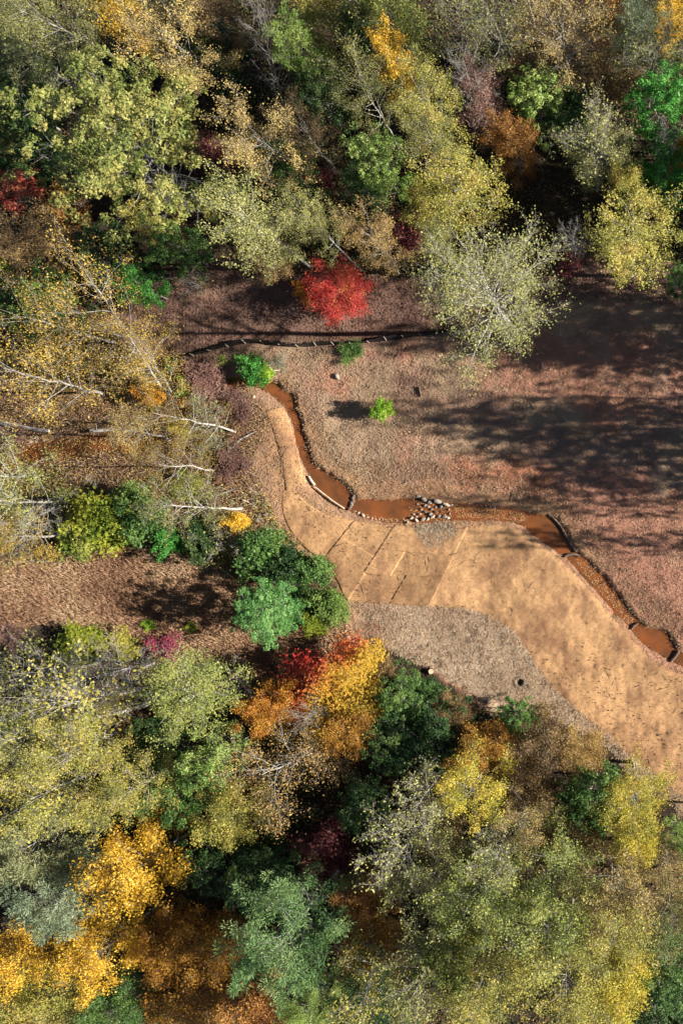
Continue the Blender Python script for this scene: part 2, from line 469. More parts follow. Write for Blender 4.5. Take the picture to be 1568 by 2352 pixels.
def needles(c, dirs, ln, wd, r):
    n = len(c)
    d = dirs / (np.linalg.norm(dirs, axis=1, keepdims=True) + 1e-9)
    b = np.cross(d, r.normal(size=(n, 3))); b /= (np.linalg.norm(b, axis=1, keepdims=True) + 1e-9)
    ln = np.asarray(ln).reshape(-1, 1)
    V = np.stack([c, c + d * ln * .5 + b * wd, c + d * ln, c + d * ln * .5 - b * wd], 1).reshape(-1, 3)
    return V, np.arange(4 * n).reshape(n, 4)

def grow(seed, h, R, base, nl, nb, nt_, leaves, lsize, profile='round', elev=(15, 65), style='leaf', spread=.35,
         trunk_r=None, up=.6, stems=1, wander=.25, gap=0.0):
    r = np.random.default_rng(seed)
    TV, TF = VB(), []; BV, BF = TV, TF
    twigs = []; tdirs = []; clump = []
    tr0 = trunk_r or h * .0095
    for st in range(stems):
        n = 11
        zz = np.linspace(0, 1, n)
        wx = np.cumsum(r.normal(0, wander * h / 60, n)); wy = np.cumsum(r.normal(0, wander * h / 60, n))
        wx -= wx[0]; wy -= wy[0]
        if stems > 1:
            aa = st * 2 * math.pi / stems + r.normal(0, .3); sp = R * .38
            wx = wx + np.cos(aa) * sp * zz; wy = wy + np.sin(aa) * sp * zz
        top = h * (.96 if stems == 1 else r.uniform(.72, .95))
        trunk = np.stack([wx, wy, zz * top], -1)
        tr = tr0 * (1 - zz * .88) ** .85
        tr[0] *= 1.35
        if stems > 1: tr = tr * .6
        tube(TV, TF, trunk, tr, 8 if stems == 1 else 5)
        m = max(nl // stems, 3)
        az = r.uniform(0, 6.28)
        for i in range(m):
            t = base + (1 - base) * ((i + r.uniform(.1, .9)) / m) * .98
            tt = (t - base) / (1 - base)
            p = np.array([np.interp(t, zz, trunk[:, k]) for k in range(3)])
            az += 2.39996 + r.normal(0, .35)
            if gap and r.random() < gap: continue
            if profile == 'round': pf = math.sin(math.pi * (.22 + .66 * tt)) ** .7
            elif profile == 'column': pf = math.sin(math.pi * (.25 + .65 * tt)) ** .5
            elif profile == 'vase': pf = .45 + .55 * tt
            elif profile == 'cone': pf = 1.02 - .93 * tt
            elif profile == 'pine': pf = (1.0 - .62 * tt) * min(1, .55 + 2 * tt)
            else: pf = 1
            ln = R * pf * r.uniform(.78, 1.12) / math.cos(math.radians(elev[0] + (elev[1] - elev[0]) * tt)) * .86
            ln = min(ln, R * 1.15) * (1 if stems == 1 else .75)
            el = math.radians(elev[0] + (elev[1] - elev[0]) * tt + r.normal(0, 7))
            d = np.array([math.cos(az) * math.cos(el), math.sin(az) * math.cos(el), math.sin(el)])
            q = 6
            pts = [p]
            for s in range(1, q):
                d = d + r.normal(0, .13, 3) + np.array([0, 0, .035 if style != 'pine' else .02]); d /= np.linalg.norm(d)
                pts.append(pts[-1] + d * ln / (q - 1))
            pts = np.array(pts)
            lr = min(np.interp(t, zz, tr) * .55, .035 * ln ** .8 + .012)
            tube(TV, TF, pts, lr * (1 - np.linspace(0, .82, q)), 5)
            nbb = max(2, int(nb * (ln / R) + r.uniform(-.5, 1)))
            for b in range(nbb + 1):
                s = 1.0 if b == nbb else r.uniform(.28, .98)
                bp_ = np.array([np.interp(s, np.linspace(0, 1, q), pts[:, k]) for k in range(3)])
                ld = pts[min(int(s * (q - 1)) + 1, q - 1)] - pts[min(int(s * (q - 1)), q - 2)]; ld /= (np.linalg.norm(ld) + 1e-9)
                dv = ld + r.normal(0, .62, 3) * np.array([1, 1, .8]) + np.array([0, 0, .12]); dv /= np.linalg.norm(dv)
                bl = ln * r.uniform(.24, .46) * (1.15 - .5 * s)
                bpts = np.array([bp_, bp_ + dv * bl * .5 + r.normal(0, .05 * bl, 3), bp_ + dv * bl + r.normal(0, .1 * bl, 3) + np.array([0, 0, .05 * bl])])
                br = max(lr * .38 * (1 - .6 * s), .010)
                tube(BV, BF, bpts, [br, br * .7, br * .35], 3)
                clump.append(bpts[2])
                for w in range(nt_):
                    s2 = r.uniform(.25, 1)
                    tp = bpts[0] * (1 - s2) + bpts[2] * s2
                    td = dv + r.normal(0, .75, 3); td /= np.linalg.norm(td)
                    tl = r.uniform(.3, .8) * (.5 + .12 * R)
                    te = tp + td * tl
                    tube(BV, BF, np.array([tp, te]), [br * .5 + .004, .005], 3)
                    twigs.append(te); tdirs.append(td)
    clump = np.array(clump); twigs = np.array(twigs) if twigs else clump; tdirs = np.array(tdirs)
    LV = np.zeros((0, 3)); LF = np.zeros((0, 4), int); rn = np.zeros(0)
    if leaves > 0:
        if style == 'leaf':
            k = r.integers(0, len(twigs), leaves)
            sh = r.uniform(-.9, .35, (leaves, 1)) * .5
            c = twigs[k] + tdirs[k] * sh + r.normal(0, spread, (leaves, 3)) * np.array([1, 1, .8])
            LV, LF = kites(c, lsize * np.clip(np.exp(r.normal(-.08, .38, leaves)), .4, 1.8), r, up)
            tw = r.random(len(twigs)); rn = np.clip(.55 * r.random(leaves) + .45 * tw[k], 0, 1)
        elif style == 'clump':
            cr = r.uniform(.7, 1.25, len(clump)) * spread
            k = r.integers(0, len(clump), leaves)
            v = r.normal(size=(leaves, 3)); v /= np.linalg.norm(v, axis=1, keepdims=True)
            v[:, 2] = np.where(r.random(leaves) < .6, np.abs(v[:, 2]), v[:, 2])
            c = clump[k] + v * (cr[k] * r.random(leaves) ** .33)[:, None] * np.array([1, 1, .7])
            LV, LF = kites(c, lsize * np.clip(np.exp(r.normal(-.08, .38, leaves)), .4, 1.8), r, up, nrm=v * .5)
            tw = r.random(len(clump)); rn = np.clip(.5 * r.random(leaves) + .5 * tw[k], 0, 1)
        elif style == 'pine':
            k = r.integers(0, len(twigs), leaves)
            v = r.normal(size=(leaves, 3)) * .8 + tdirs[k] * .5 + np.array([0, 0, .4])
            c = twigs[k] - tdirs[k] * r.uniform(0, .35, (leaves, 1)) + r.normal(0, spread, (leaves, 3))
            LV, LF = needles(c, v, lsize * r.uniform(.7, 1.3, leaves), .034, r)
            tw = r.random(len(twigs)); rn = np.clip(.45 * r.random(leaves) + .55 * tw[k], 0, 1)
        elif style == 'tuft':
            cr = r.uniform(.6, 1.2, len(clump)) * spread
            k = r.integers(0, len(clump), leaves)
            v = r.normal(size=(leaves, 3)); v[:, 2] = np.where(r.random(leaves) < .65, np.abs(v[:, 2]), v[:, 2]); v /= np.linalg.norm(v, axis=1, keepdims=True)
            c = clump[k] + v * (cr[k] * r.random(leaves) ** .5)[:, None] * np.array([1, 1, .75])
            LV, LF = needles(c, v + r.normal(0, .5, (leaves, 3)) + np.array([0, 0, .25]), lsize * r.uniform(.6, 1.3, leaves), lsize * .085, r)
            tw = r.random(len(clump)); rn = np.clip(.4 * r.random(leaves) + .6 * tw[k], 0, 1)
    allp = LV if leaves > 300 else (np.array(twigs))
    rad = np.percentile(np.hypot(allp[:, 0], allp[:, 1]), 93)
    zc = np.percentile(allp[:, 2], 55); zt = allp[:, 2].max()
    def mk(nm, V, F, rnd=None, smooth=False):
        if len(V) == 0: return None
        me = bpy.data.meshes.new(nm); build_mesh(me, V, F, rnd)
        if smooth: me.polygons.foreach_set('use_smooth', np.ones(len(me.polygons), dtype=bool))
        me.materials.append(None)
        return me
    return dict(trunk=mk('trunk', TV.get(), np.concatenate(TF), None, True),
                crown=mk('crown', LV, LF, rn), R=rad, zc=zc, h=zt)

P = {}
P['poplar'] = [grow(100 + i, 21, 4.0, .42, 30, 5, 4, 13000, .138, 'column', (30, 62), spread=.26, wander=.2) for i in range(4)]
P['thin']   = [grow(140 + i, 20, 3.8, .40, 26, 5, 3, 3800, .18, 'column', (30, 60), spread=.28, wander=.3) for i in range(3)]
P['spread'] = [grow(200 + i, 17, 5.2, .34, 24, 6, 4, 10800, .142, 'round', (22, 60), spread=.28, wander=.5) for i in range(3)]
P['sparse'] = [grow(240 + i, 17, 5.0, .16, 24, 5, 3, 6000, .15, 'round', (20, 58), spread=.45, wander=.5) for i in range(3)]
P['oak']    = [grow(300 + i, 17, 6.2, .25, 50, 8, 0, 31000, .21, 'round', (10, 66), style='clump', spread=.56) for i in range(1)]
P['dense']  = [grow(340 + i, 13, 3.6, .25, 30, 5, 2, 17000, .16, 'round', (20, 66), spread=.34) for i in range(4)]
P['bushy']  = [grow(380 + i, 12, 3.6, .22, 34, 6, 0, 11500, .20, 'round', (18, 64), style='clump', spread=.50) for i in range(3)]
P['bare']   = [grow(400 + i, 15, 3.2, .30, 34, 6, 5, 0, .2, 'column', (28, 60), wander=.35) for i in range(3)]
P['wisp']   = [grow(430 + i, 15, 3.6, .28, 32, 6, 5, 2200, .18, 'round', (28, 60), wander=.35, spread=.25) for i in range(3)]
P['hero']   = [grow(460, 25, 5.0, .47, 44, 7, 5, 15500, .125, 'round', (18, 68), spread=.26, wander=.15, trunk_r=.30)]
P['pine']   = [grow(500 + i, 17, 4.4, .34, 44, 6, 0, 27000, .30, 'round', (5, 55), style='tuft', spread=.60) for i in range(1)]
P['plume']  = [grow(520 + i, 12, 3.2, .2, 40, 6, 0, 20000, .28, 'round', (15, 65), style='tuft', spread=.42) for i in range(2)]
P['cedar']  = [grow(542, 6.5, 2.1, .04, 130, 3, 0, 26000, .105, 'round', (5, 62), style='clump', spread=.27, wander=.05)]
P['shrub']  = [grow(600 + i, 3.0, 1.7, .15, 20, 4, 2, 4200, .17, 'vase', (20, 60), spread=.24, stems=5, trunk_r=.06) for i in range(3)]
P['laurel'] = [grow(620 + i, 3.4, 1.9, .12, 34, 5, 2, 6500, .20, 'round', (15, 60), spread=.22, stems=5, trunk_r=.06) for i in range(3)]
P['twiggy'] = [grow(640 + i, 3.2, 1.9, .10, 26, 5, 4, 420, .14, 'vase', (20, 55), spread=.15, stems=5, trunk_r=.05) for i in range(2)]

counter = {}
prng = random.Random(5)
labels_used = {}
def plant(kind, px, py, r, h, pal, label, cat='tree', bark='grey', base=None, name=None, group=None, ry=None, rot=None, zs=None):
    """r: crown radius and (px,py): crown centre on the map; h: height in metres"""
    i = counter.get(kind, 0); counter[kind] = i + 1
    pr = P[kind][i % len(P[kind])]
    if kind in ('poplar', 'spread', 'dense'): r = r * .93
    zc = pr['zc'] / pr['h'] * h
    Rm = r * S * (H_CAM - zc) / H_CAM
    cx, cy = g(px, py, zc)
    if base: bx, by = g(*base)
    else: bx, by = cx, cy
    bz = hz(bx, by) - .06
    if name is None:
        name = {'tree': 'broadleaf_tree', 'shrub': 'shrub', 'conifer': 'conifer_tree', 'bare tree': 'bare_tree'}.get(cat, cat.replace(' ', '_'))
    e = empty(name, (bx, by, bz))
    ax_ = Vector((cx - bx, cy - by, zc))
    q = Vector((0, 0, 1)).rotation_difference(ax_)
    ang = prng.uniform(0, 6.283) if rot is None else rot
    e.rotation_mode = 'QUATERNION'
    e.rotation_quaternion = q @ Quaternion((0, 0, 1), ang)
    sr = Rm / pr['R']; sz = h / pr['h'] * (ax_.length / zc)
    e.scale = (sr, sr, sz)
    for part, mat in (('trunk', BARK[bark]), ('crown', LM.get(pal))):
        me = pr[part]; pn = part if cat != 'shrub' else {'trunk': 'stems', 'crown': 'foliage'}[part]
        if me is None: continue
        o = bpy.data.objects.new(pn, me)
        col.objects.link(o); o.parent = e
        o.material_slots[0].link = 'OBJECT'; o.material_slots[0].material = mat
    assert label not in labels_used, label
    labels_used[label] = 1
    tag(e, label, cat, group or ('shrubs and bushes' if cat == 'shrub' else 'trees of the autumn wood'))
    return e

# ---------------------------------------------------------------- trees, wood above the clearing (kind, x, y, radius, height, leaves, label, ...)
W = 'white'
T = [
 # top left
 ('oak', 265, 310, 188, 18, 'oak', 'huge round olive-green oak, the broadest crown at upper left'),
 ('poplar', 95, 35, 92, 23, 'olive', 'olive tree with a long pale trunk leaning into the top left corner', dict(bark=W, base=(330, 165))),
 ('plume', 35, 90, 85, 14, 'gsage', 'hazy grey-green tree at the left edge just below the top left corner'),
 ('bushy', 20, 215, 70, 10, 'dgreen', 'dark green tree on the left edge beside the huge oak'),
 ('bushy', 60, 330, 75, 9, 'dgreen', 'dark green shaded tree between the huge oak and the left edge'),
 ('dense', 275, 15, 62, 17, 'gold', 'bright gold crown on the top edge above the huge oak'),
 ('spread', 395, 85, 112, 22, 'tan', 'tan sparse-leaved tree with grey trunk right of the gold crown', dict(base=(500, 190))),
 ('dense', 500, 40, 60, 13, 'brown', 'dull brown tree on the top edge behind the tan tree'),
 ('bare', 603, 60, 52, 19, None, 'slender grey leafless tree standing at the top left of centre', dict(base=(668, 300), cat='bare tree')),
 ('plume', 690, 120, 60, 14, 'lgreen', 'soft light green feathery tree beside the slender grey leafless tree'),
 ('bushy', 730, 215, 55, 10, 'dgreen', 'dark green tree just below the light green feathery tree'),
 ('dense', 735, 20, 62, 15, 'yolive', 'yellow-olive crown on the top edge above the light green feathery tree'),
 ('spread', 585, 320, 108, 19, 'tan', 'bronze half-bare tree right of the huge oak', dict(base=(705, 425))),
 ('poplar', 560, 505, 98, 21, 'pale', 'pale olive tree whose grey trunk slants down to the red maple', dict(bark=W, base=(715, 613))),
 ('poplar', 715, 505, 62, 18, 'olive', 'small olive tree between two pale trees above the red maple'),
 ('spread', 850, 535, 78, 17, 'bronze', 'bronze tree with a slanting pale trunk above the red maple', dict(bark=W, base=(915, 628))),
 ('shrub', 492, 362, 42, 6, 'burg', 'dark red bush right of the huge oak', dict(cat='shrub')),
 ('shrub', 735, 420, 32, 5, 'burg', 'dark red bush below the bronze half-bare tree', dict(cat='shrub')),
 ('bushy', 30, 435, 55, 8, 'brick', 'bright red tree at the left edge below the huge oak'),
 ('shrub', 150, 475, 38, 6, 'rust', 'rusty orange-red bush peeping out below the huge oak', dict(cat='shrub')),
 ('dense', 75, 560, 95, 10, 'brown', 'dull brown-olive tree at the left edge below the bright red tree'),
 ('shrub', 2, 610, 22, 6, 'lime', 'lime green bush at the left edge below the brown-olive tree', dict(cat='shrub')),
 ('thin', 335, 515, 40, 12, 'yellow', 'thin yellow sapling below the huge oak'),
 ('bushy', 400, 560, 62, 9, 'green', 'mid green tree below the bronze half-bare tree at left'),
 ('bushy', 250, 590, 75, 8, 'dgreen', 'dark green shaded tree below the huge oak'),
 ('bushy', 320, 655, 50, 7, 'emerald', 'deep emerald bushy tree at the edge of the haul road'),
 ('twiggy', 440, 640, 50, 4, 'brown', 'twiggy brown bush on the upper edge of the haul road', dict(cat='shrub')),
 ('bare', 400, 440, 48, 10, None, 'small leafless tree in the dark gap below the huge oak', dict(cat='bare tree')),
 ('dense', 620, 590, 50, 7, 'brown', 'brown undergrowth tree under the pale olive tree'),
 ('bushy', 480, 120, 70, 8, 'dgreen', 'dark green low tree under the tan sparse tree'),
 ('bushy', 660, 390, 60, 9, 'green', 'green low tree in the shade below the bronze half-bare tree'),
 ('spread', 700, 300, 75, 14, 'brown', 'brown thin tree between the bronze and the olive-tan trees'),
 # top middle and right
 ('dense', 905, 40, 78, 17, 'oliveg', 'green-olive crown on the top edge right of centre'),
 ('bushy', 840, 70, 55, 11, 'dgreen', 'dark green crown on the top edge near centre'),
 ('dense', 905, 135, 55, 15, 'gold', 'golden orange crown near the top centre'),
 ('spread', 830, 195, 88, 18, 'olive', 'olive-tan broad tree near the top centre with white bare limbs', dict(bark=W)),
 ('poplar', 975, 215, 88, 19, 'yolive', 'tall yellow tree left of the bare tree with purple bush'),
 ('bushy', 868, 370, 68, 13, 'lgreen', 'leafy light green tree at the heart of the upper wood'),
 ('dense', 825, 420, 45, 8, 'dgreen', 'dark green tree tucked left of the leafy light green tree'),
 ('spread', 985, 330, 80, 17, 'olive', 'olive tree with bare white limbs below the tall yellow tree', dict(bark=W, base=(1025, 370))),
 ('poplar', 1050, 415, 105, 17, 'yolive', 'broad yellow-brown tree beside the dark shaded clearing'),
 ('dense', 985, 480, 62, 12, 'yolive', 'yellow-olive tree above the pale feathery tree at left'),
 ('bare', 1074, 165, 62, 15, None, 'bare pale tree with straight trunk before a purple bush', dict(bark=W, base=(1112, 312), cat='bare tree')),
 ('dense', 1097, 222, 66, 11, 'mauve', 'purple-red bushy tree behind the bare pale tree'),
 ('dense', 1178, 325, 64, 11, 'rust', 'rusty brown-orange round tree above the dark shaded clearing'),
 ('wisp', 1055, 40, 70, 17, 'olive', 'grey half-bare tree on the top edge right of centre'),
 ('wisp', 1130, 70, 85, 18, 'olive', 'grey half-bare tree with pale leaning trunk near the top edge', dict(base=(1172, 165), bark=W)),
 ('spread', 1285, 65, 120, 20, 'tan', 'golden-brown tree with a long white trunk near top right', dict(bark=W, base=(1316, 205))),
 ('dense', 1395, 20, 60, 14, 'rust', 'rusty crown on the top edge near the right corner'),
 ('plume', 1450, 60, 62, 13, 'sage', 'grey-green soft tree near the top right corner'),
 ('dense', 1540, 15, 45, 14, 'gold', 'gold crown in the top right corner'),
 ('wisp', 1500, 120, 88, 14, 'olive', 'grey bare-branched tree below the top right corner'),
 ('bushy', 1235, 225, 68, 9, 'lgreen', 'soft green low tree right of the purple-red tree'),
 ('bushy', 1300, 270, 70, 7, 'dgreen', 'dark green low tree above the dark shaded clearing'),
 ('bushy', 1515, 225, 75, 12, 'emerald', 'brilliant green leafy tree at the right edge'),
 ('bushy', 1535, 385, 65, 10, 'emerald', 'deep green tree at the right edge below the brilliant green tree'),
 ('wisp', 1365, 320, 95, 15, 'pale', 'grey-olive thin tree left of the brilliant green tree'),
 ('spread', 1385, 345, 80, 13, 'olive', 'olive sparse tree under the grey-olive thin tree'),
 ('bare', 1530, 330, 42, 13, None, 'leafless grey tree against the brilliant green tree', dict(cat='bare tree')),
 ('poplar', 1455, 530, 108, 16, 'yolive', 'bright yellow broad tree near the right edge'),
 ('dense', 1440, 430, 50, 12, 'yolive', 'yellow-olive tree just above the bright yellow broad tree'),
 ('bare', 1318, 548, 48, 8, None, 'small leafless tree left of the bright yellow broad tree', dict(cat='bare tree')),
 ('shrub', 1562, 380, 30, 10, 'orange', 'orange bush on the right edge above the bright yellow tree', dict(cat='shrub')),
 ('bushy', 1560, 640, 35, 8, 'green', 'green tree cut by the right edge below the bright yellow tree'),
 ('dense', 1220, 130, 70, 9, 'brown', 'brown low tree between the purple-red tree and the white-trunked tree'),
 ('dense', 1400, 180, 80, 8, 'brown', 'brown low tree beside the long white trunk near top right'),
 ('shrub', 1305, 605, 28, 3, 'burg', 'dark red bush by the small leafless tree at right', dict(cat='shrub')),
 # row below, along the haul road
 ('dense', 772, 662, 76, 4.5, 'red', 'vivid scarlet maple standing on the haul road'),
 ('shrub', 700, 670, 25, 3, 'orange', 'orange bush at the left foot of the scarlet maple', dict(cat='shrub')),
 ('shrub', 930, 540, 42, 6, 'burg', 'dark red bush right of the bronze tree with slanting trunk', dict(cat='shrub')),
 ('hero', 1118, 665, 160, 25, 'pale', 'pale feathery grey-green tree standing alone by the clearing', dict(bark=W, base=(1181, 768))),
 ('thin', 1010, 560, 50, 11, 'olive', 'thin olive tree at the upper left of the pale feathery tree'),
 # left side
 ('sparse', 235, 690, 105, 18, 'ochre', 'orange-tan tree with white limbs leaning over the haul road at left', dict(bark=W, base=(375, 898))),
 ('sparse', 330, 800, 75, 14, 'ochre', 'small tan tree with white limbs above the burgundy bushes', dict(bark=W, base=(395, 905))),
 ('sparse', 90, 720, 105, 17, 'ochre', 'gold thin-leaved tree at the left edge beside the orange-tan tree'),
 ('bushy', 105, 690, 75, 8, 'green', 'green understorey tree behind the gold thin-leaved tree'),
 ('bushy', 40, 700, 70, 7, 'green', 'green low tree at the left edge under the gold leaves'),
 ('sparse', 60, 860, 120, 17, 'ochre', 'yellow sparse tree on the left edge above the muddy pool'),
 ('sparse', 390, 958, 85, 9, 'ochre', 'sparse gold-brown tree leaning left from a white trunk by the stream', dict(bark=W, base=(540, 992))),
 ('thin', 290, 990, 60, 9, 'tan', 'thin tan sapling beside the muddy stream at left'),
 ('sparse', 375, 1078, 85, 8, 'ochre', 'tan sparse tree below the muddy pool at left', dict(bark=W, base=(498, 1086))),
 ('sparse', -60, 1100, 120, 19, 'olive', 'tree out past the left edge whose white trunk enters below the pool', dict(bark=W, base=(67, 1092))),
 ('sparse', -60, 1145, 110, 18, 'oliveg', 'tree out past the left edge with a thick broken white trunk', dict(bark=W, base=(158, 1156))),
 ('thin', 405, 1162, 75, 13, 'olive', 'thin olive tree with a level white trunk above the dark green shrubs', dict(bark=W, base=(554, 1168))),
 ('bare', 70, 1205, 60, 11, None, 'dead white leafless tree leaning left below the muddy pool', dict(bark=W, base=(150, 1148), cat='bare tree')),
 ('thin', 30, 1235, 75, 11, 'ochre', 'thin gold tree on the left edge beside the dead white tree'),
 # lower left wood
 ('wisp', 60, 1565, 100, 15, 'olive', 'grey thin tree at the left edge below the brown field'),
 ('bare', 240, 1560, 95, 13, None, 'bare grey bushy tree below the brown field', dict(cat='bare tree')),
 ('wisp', 150, 1600, 125, 21, 'yolive', 'long-trunked grey tree leaning left, its trunk nearly level', dict(bark=W, base=(318, 1582))),
 ('poplar', 40, 1690, 110, 21, 'olive', 'olive tree at the left edge with long pale leaning trunk', dict(bark=W, base=(335, 1618))),
 ('poplar', 150, 1730, 105, 20, 'yolive', 'yellow-olive tree with a thick pale slanting trunk at lower left', dict(bark=W, base=(302, 1668))),
 ('poplar', 430, 1600, 112, 18, 'oliveg', 'bright olive-green tree left of the orange and red maple', dict(bark=W, base=(500, 1590))),
 ('bushy', 490, 1740, 65, 12, 'lgreen', 'light green tree below the bright olive-green tree'),
 ('dense', 768, 1588, 128, 6.5, 'maple', 'maple turning red, orange and yellow below the grey straw', dict(rot=0)),
 ('dense', 615, 1640, 65, 9, 'orange', 'orange-brown tree left of the red and yellow maple'),
 ('bare', 705, 1645, 45, 10, None, 'small white leafless tree at the foot of the maple', dict(bark=W, cat='bare tree')),
 ('sparse', 650, 1775, 125, 17, 'bronze', 'bronze sparse tree with white twigs below the maple', dict(bark=W)),
 ('dense', 800, 1680, 70, 9, 'dgold', 'dark gold low tree just below the maple'),
 ('bushy', 925, 1600, 58, 7, 'green', 'green bushy tree right of the maple'),
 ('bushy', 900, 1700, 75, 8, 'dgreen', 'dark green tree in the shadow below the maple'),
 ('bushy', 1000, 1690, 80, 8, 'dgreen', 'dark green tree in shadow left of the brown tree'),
 ('dense', 1040, 1640, 55, 6, 'brown', 'brown scrubby tree at the lower rim of the grey straw'),
 ('bushy', 1190, 1650, 45, 6, 'green', 'small green tree at the lower rim of the grey straw'),
 ('dense', 1115, 1725, 70, 11, 'dgold', 'dark golden tree below the small green tree'),
 ('dense', 1245, 1715, 80, 10, 'brown', 'brown tree below the small green tree'),
 ('dense', 1330, 1720, 62, 9, 'bronze', 'golden brown tree at the edge of the straw mats'),
 ('poplar', 1090, 1805, 88, 15, 'yellow', 'lemon yellow tree right of the white bare tree'),
 ('wisp', 965, 1840, 80, 17, 'pale', 'white bare-branched tree left of the lemon yellow tree', dict(bark=W)),
 ('bushy', 1365, 1830, 85, 10, 'green', 'green tree on the shaded side of the yellow tree at right'),
 ('poplar', 1455, 1835, 88, 15, 'yellow', 'big yellow tree beside the straw mats at lower right'),
 ('dense', 1460, 1920, 62, 13, 'yellow', 'yellow tree just below the big yellow tree at right'),
 ('dense', 1205, 1800, 75, 9, 'brown', 'dark brown tree between the two yellow trees'),
 ('spread', 1200, 1880, 80, 14, 'tan', 'tan tree below the dark brown tree'),
 ('poplar', 110, 1830, 125, 19, 'yolive', 'wide yellow-olive tree at the lower left edge'),
 ('poplar', 275, 1830, 85, 18, 'yolive', 'yellow-olive tree right of the wide one at lower left'),
 ('bushy', 410, 1835, 80, 10, 'green', 'shaded green tree left of the bronze sparse tree'),
 ('dense', 520, 1880, 80, 11, 'yolive', 'olive-brown tree below the shaded green tree'),
 ('plume', 70, 1945, 95, 15, 'gsage', 'soft grey-green tree above the blue-grey pine at lower left', dict(cat='conifer')),
 ('plume', 150, 2060, 88, 15, 'sage', 'blue-grey pine at the lower left beside the gold tree', dict(cat='conifer')),
 ('dense', 308, 2010, 105, 15, 'gold', 'bright gold tree right of the blue-grey pine'),
 ('dense', 60, 2185, 82, 14, 'gold', 'glowing gold tree at the lower left edge'),
 ('dense', 225, 2195, 85, 14, 'gold', 'glowing gold tree right of the one at the lower left edge'),
 ('dense', 380, 2170, 90, 8, 'dgold', 'dark amber tree right of the glowing gold trees'),
 ('dense', 500, 2190, 90, 8, 'dgold', 'dark amber tree left of the big green pine'),
 ('dense', 420, 2290, 100, 8, 'dgold', 'dark amber tree at the bottom edge'),
 ('pine', 662, 2140, 122, 18, 'pine', 'big round green pine near the bottom', dict(cat='conifer')),
 ('shrub', 742, 1955, 62, 7, 'burg', 'crimson bush above the big green pine', dict(cat='shrub')),
 ('bushy', 480, 1980, 75, 9, 'dgreen', 'dark green tree right of the bright gold tree'),
 ('bushy', 590, 2010, 85, 9, 'dgreen', 'dark green tree above the big green pine'),
 ('dense', 845, 2060, 75, 9, 'rust', 'rusty orange tree right of the big green pine'),
 ('dense', 850, 2160, 75, 10, 'dgold', 'dark orange tree just below the rusty one'),
 ('bushy', 830, 1850, 60, 8, 'dgreen', 'dark green tree right of the bronze sparse tree'),
 # lower right wood
 ('wisp', 910, 1960, 110, 17, 'pale', 'grey twiggy tree right of the crimson bush', dict(bark=W)),
 ('spread', 985, 2020, 115, 17, 'olive', 'olive grey tree below the white bare-branched tree'),
 ('wisp', 1150, 1950, 80, 17, 'pale', 'white-limbed thin tree in the lower right wood', dict(bark=W)),
 ('poplar', 1100, 2070, 110, 18, 'oliveg', 'olive tree at the centre of the lower right wood'),
 ('spread', 1290, 1990, 115, 16, 'oliveg', 'broad olive tree left of the yellow tree at lower right'),
 ('poplar', 1250, 2120, 115, 19, 'oliveg', 'green-olive tree in the middle of the lower right wood'),
 ('spread', 1420, 2050, 110, 16, 'tan', 'pale brownish tree near the right edge below the yellow trees'),
 ('poplar', 1400, 2150, 105, 18, 'yolive', 'yellowish tree near the lower right edge'),
 ('bushy', 1030, 2190, 85, 14, 'oliveg', 'green-olive tree right of the dark orange tree'),
 ('poplar', 1150, 2230, 105, 19, 'yolive', 'yellow-olive tree near the bottom right of centre'),
 ('poplar', 1290, 2260, 105, 19, 'yolive', 'yellow-olive tree at the bottom edge toward the right'),
 ('dense', 1425, 2240, 75, 15, 'yellow', 'yellow tree near the bottom right corner'),
 ('thin', 960, 2270, 100, 19, 'olive', 'thin olive tree with bare limbs on the bottom edge', dict(bark=W)),
 ('thin', 830, 2290, 95, 19, 'yolive', 'thin yellow tree on the bottom edge right of the pine', dict(bark=W)),
 ('dense', 840, 2330, 90, 8, 'dgreen', 'dark tree on the bottom edge under the thin yellow tree'),
 ('poplar', 1080, 2330, 95, 17, 'yolive', 'olive yellow tree cut by the bottom edge'),
 ('poplar', 1390, 2340, 85, 15, 'yellow', 'yellow-brown tree cut by the bottom edge near the corner'),
 ('bushy', 1535, 2240, 70, 12, 'green', 'dark green tree at the right edge near the bottom corner'),
 ('bushy', 1520, 2345, 80, 10, 'dgreen', 'dark green tree in the bottom right corner'),
 ('bushy', 1555, 1925, 35, 8, 'lgreen', 'small green tree cut by the right edge beside the yellow tree'),
 ('spread', 1540, 2020, 75, 14, 'tan', 'tan tree cut by the right edge in the lower wood'),
 ('spread', 1545, 2130, 75, 15, 'pale', 'pale tree cut by the right edge above the corner'),
 ('dense', 110, 2320, 95, 12, 'yolive', 'olive tree on the bottom edge at left'),
 ('dense', 260, 2320, 85, 10, 'green', 'dull green tree on the bottom edge left of centre'),
 ('dense', 560, 2330, 85, 12, 'rust', 'rust-gold tree on the bottom edge below the pine'),
 ('plume', 700, 2330, 60, 11, 'lgreen', 'small light green tree on the bottom edge below the pine'),
 ('spread', -20, 1790, 90, 16, 'olive', 'olive tree cut by the left edge in the lower wood'),
 ('dense', 10, 2310, 70, 12, 'yellow', 'yellow tree in the bottom left corner'),
 ('bushy', 350, 1710, 70, 8, 'dgreen', 'dark green low tree among the slanting pale trunks'),
 ('dense', 200, 1660, 90, 8, 'brown', 'brown low tree under the slanting pale trunks'),
 ('dense', 1000, 1900, 90, 8, 'brown', 'brown low tree below the white bare-branched tree'),
 ('dense', 1330, 1930, 85, 9, 'brown', 'brown low tree left of the lower yellow tree'),
 # shrubs around the clearing
 ('laurel', 580, 850, 34, 2.6, 'emerald', 'brilliant green round bush on the stream bank under the black fence', dict(cat='shrub')),
 ('laurel', 602, 855, 20, 2.3, 'lime', 'lime green leafy clump beside the pale root stump', dict(cat='shrub')),
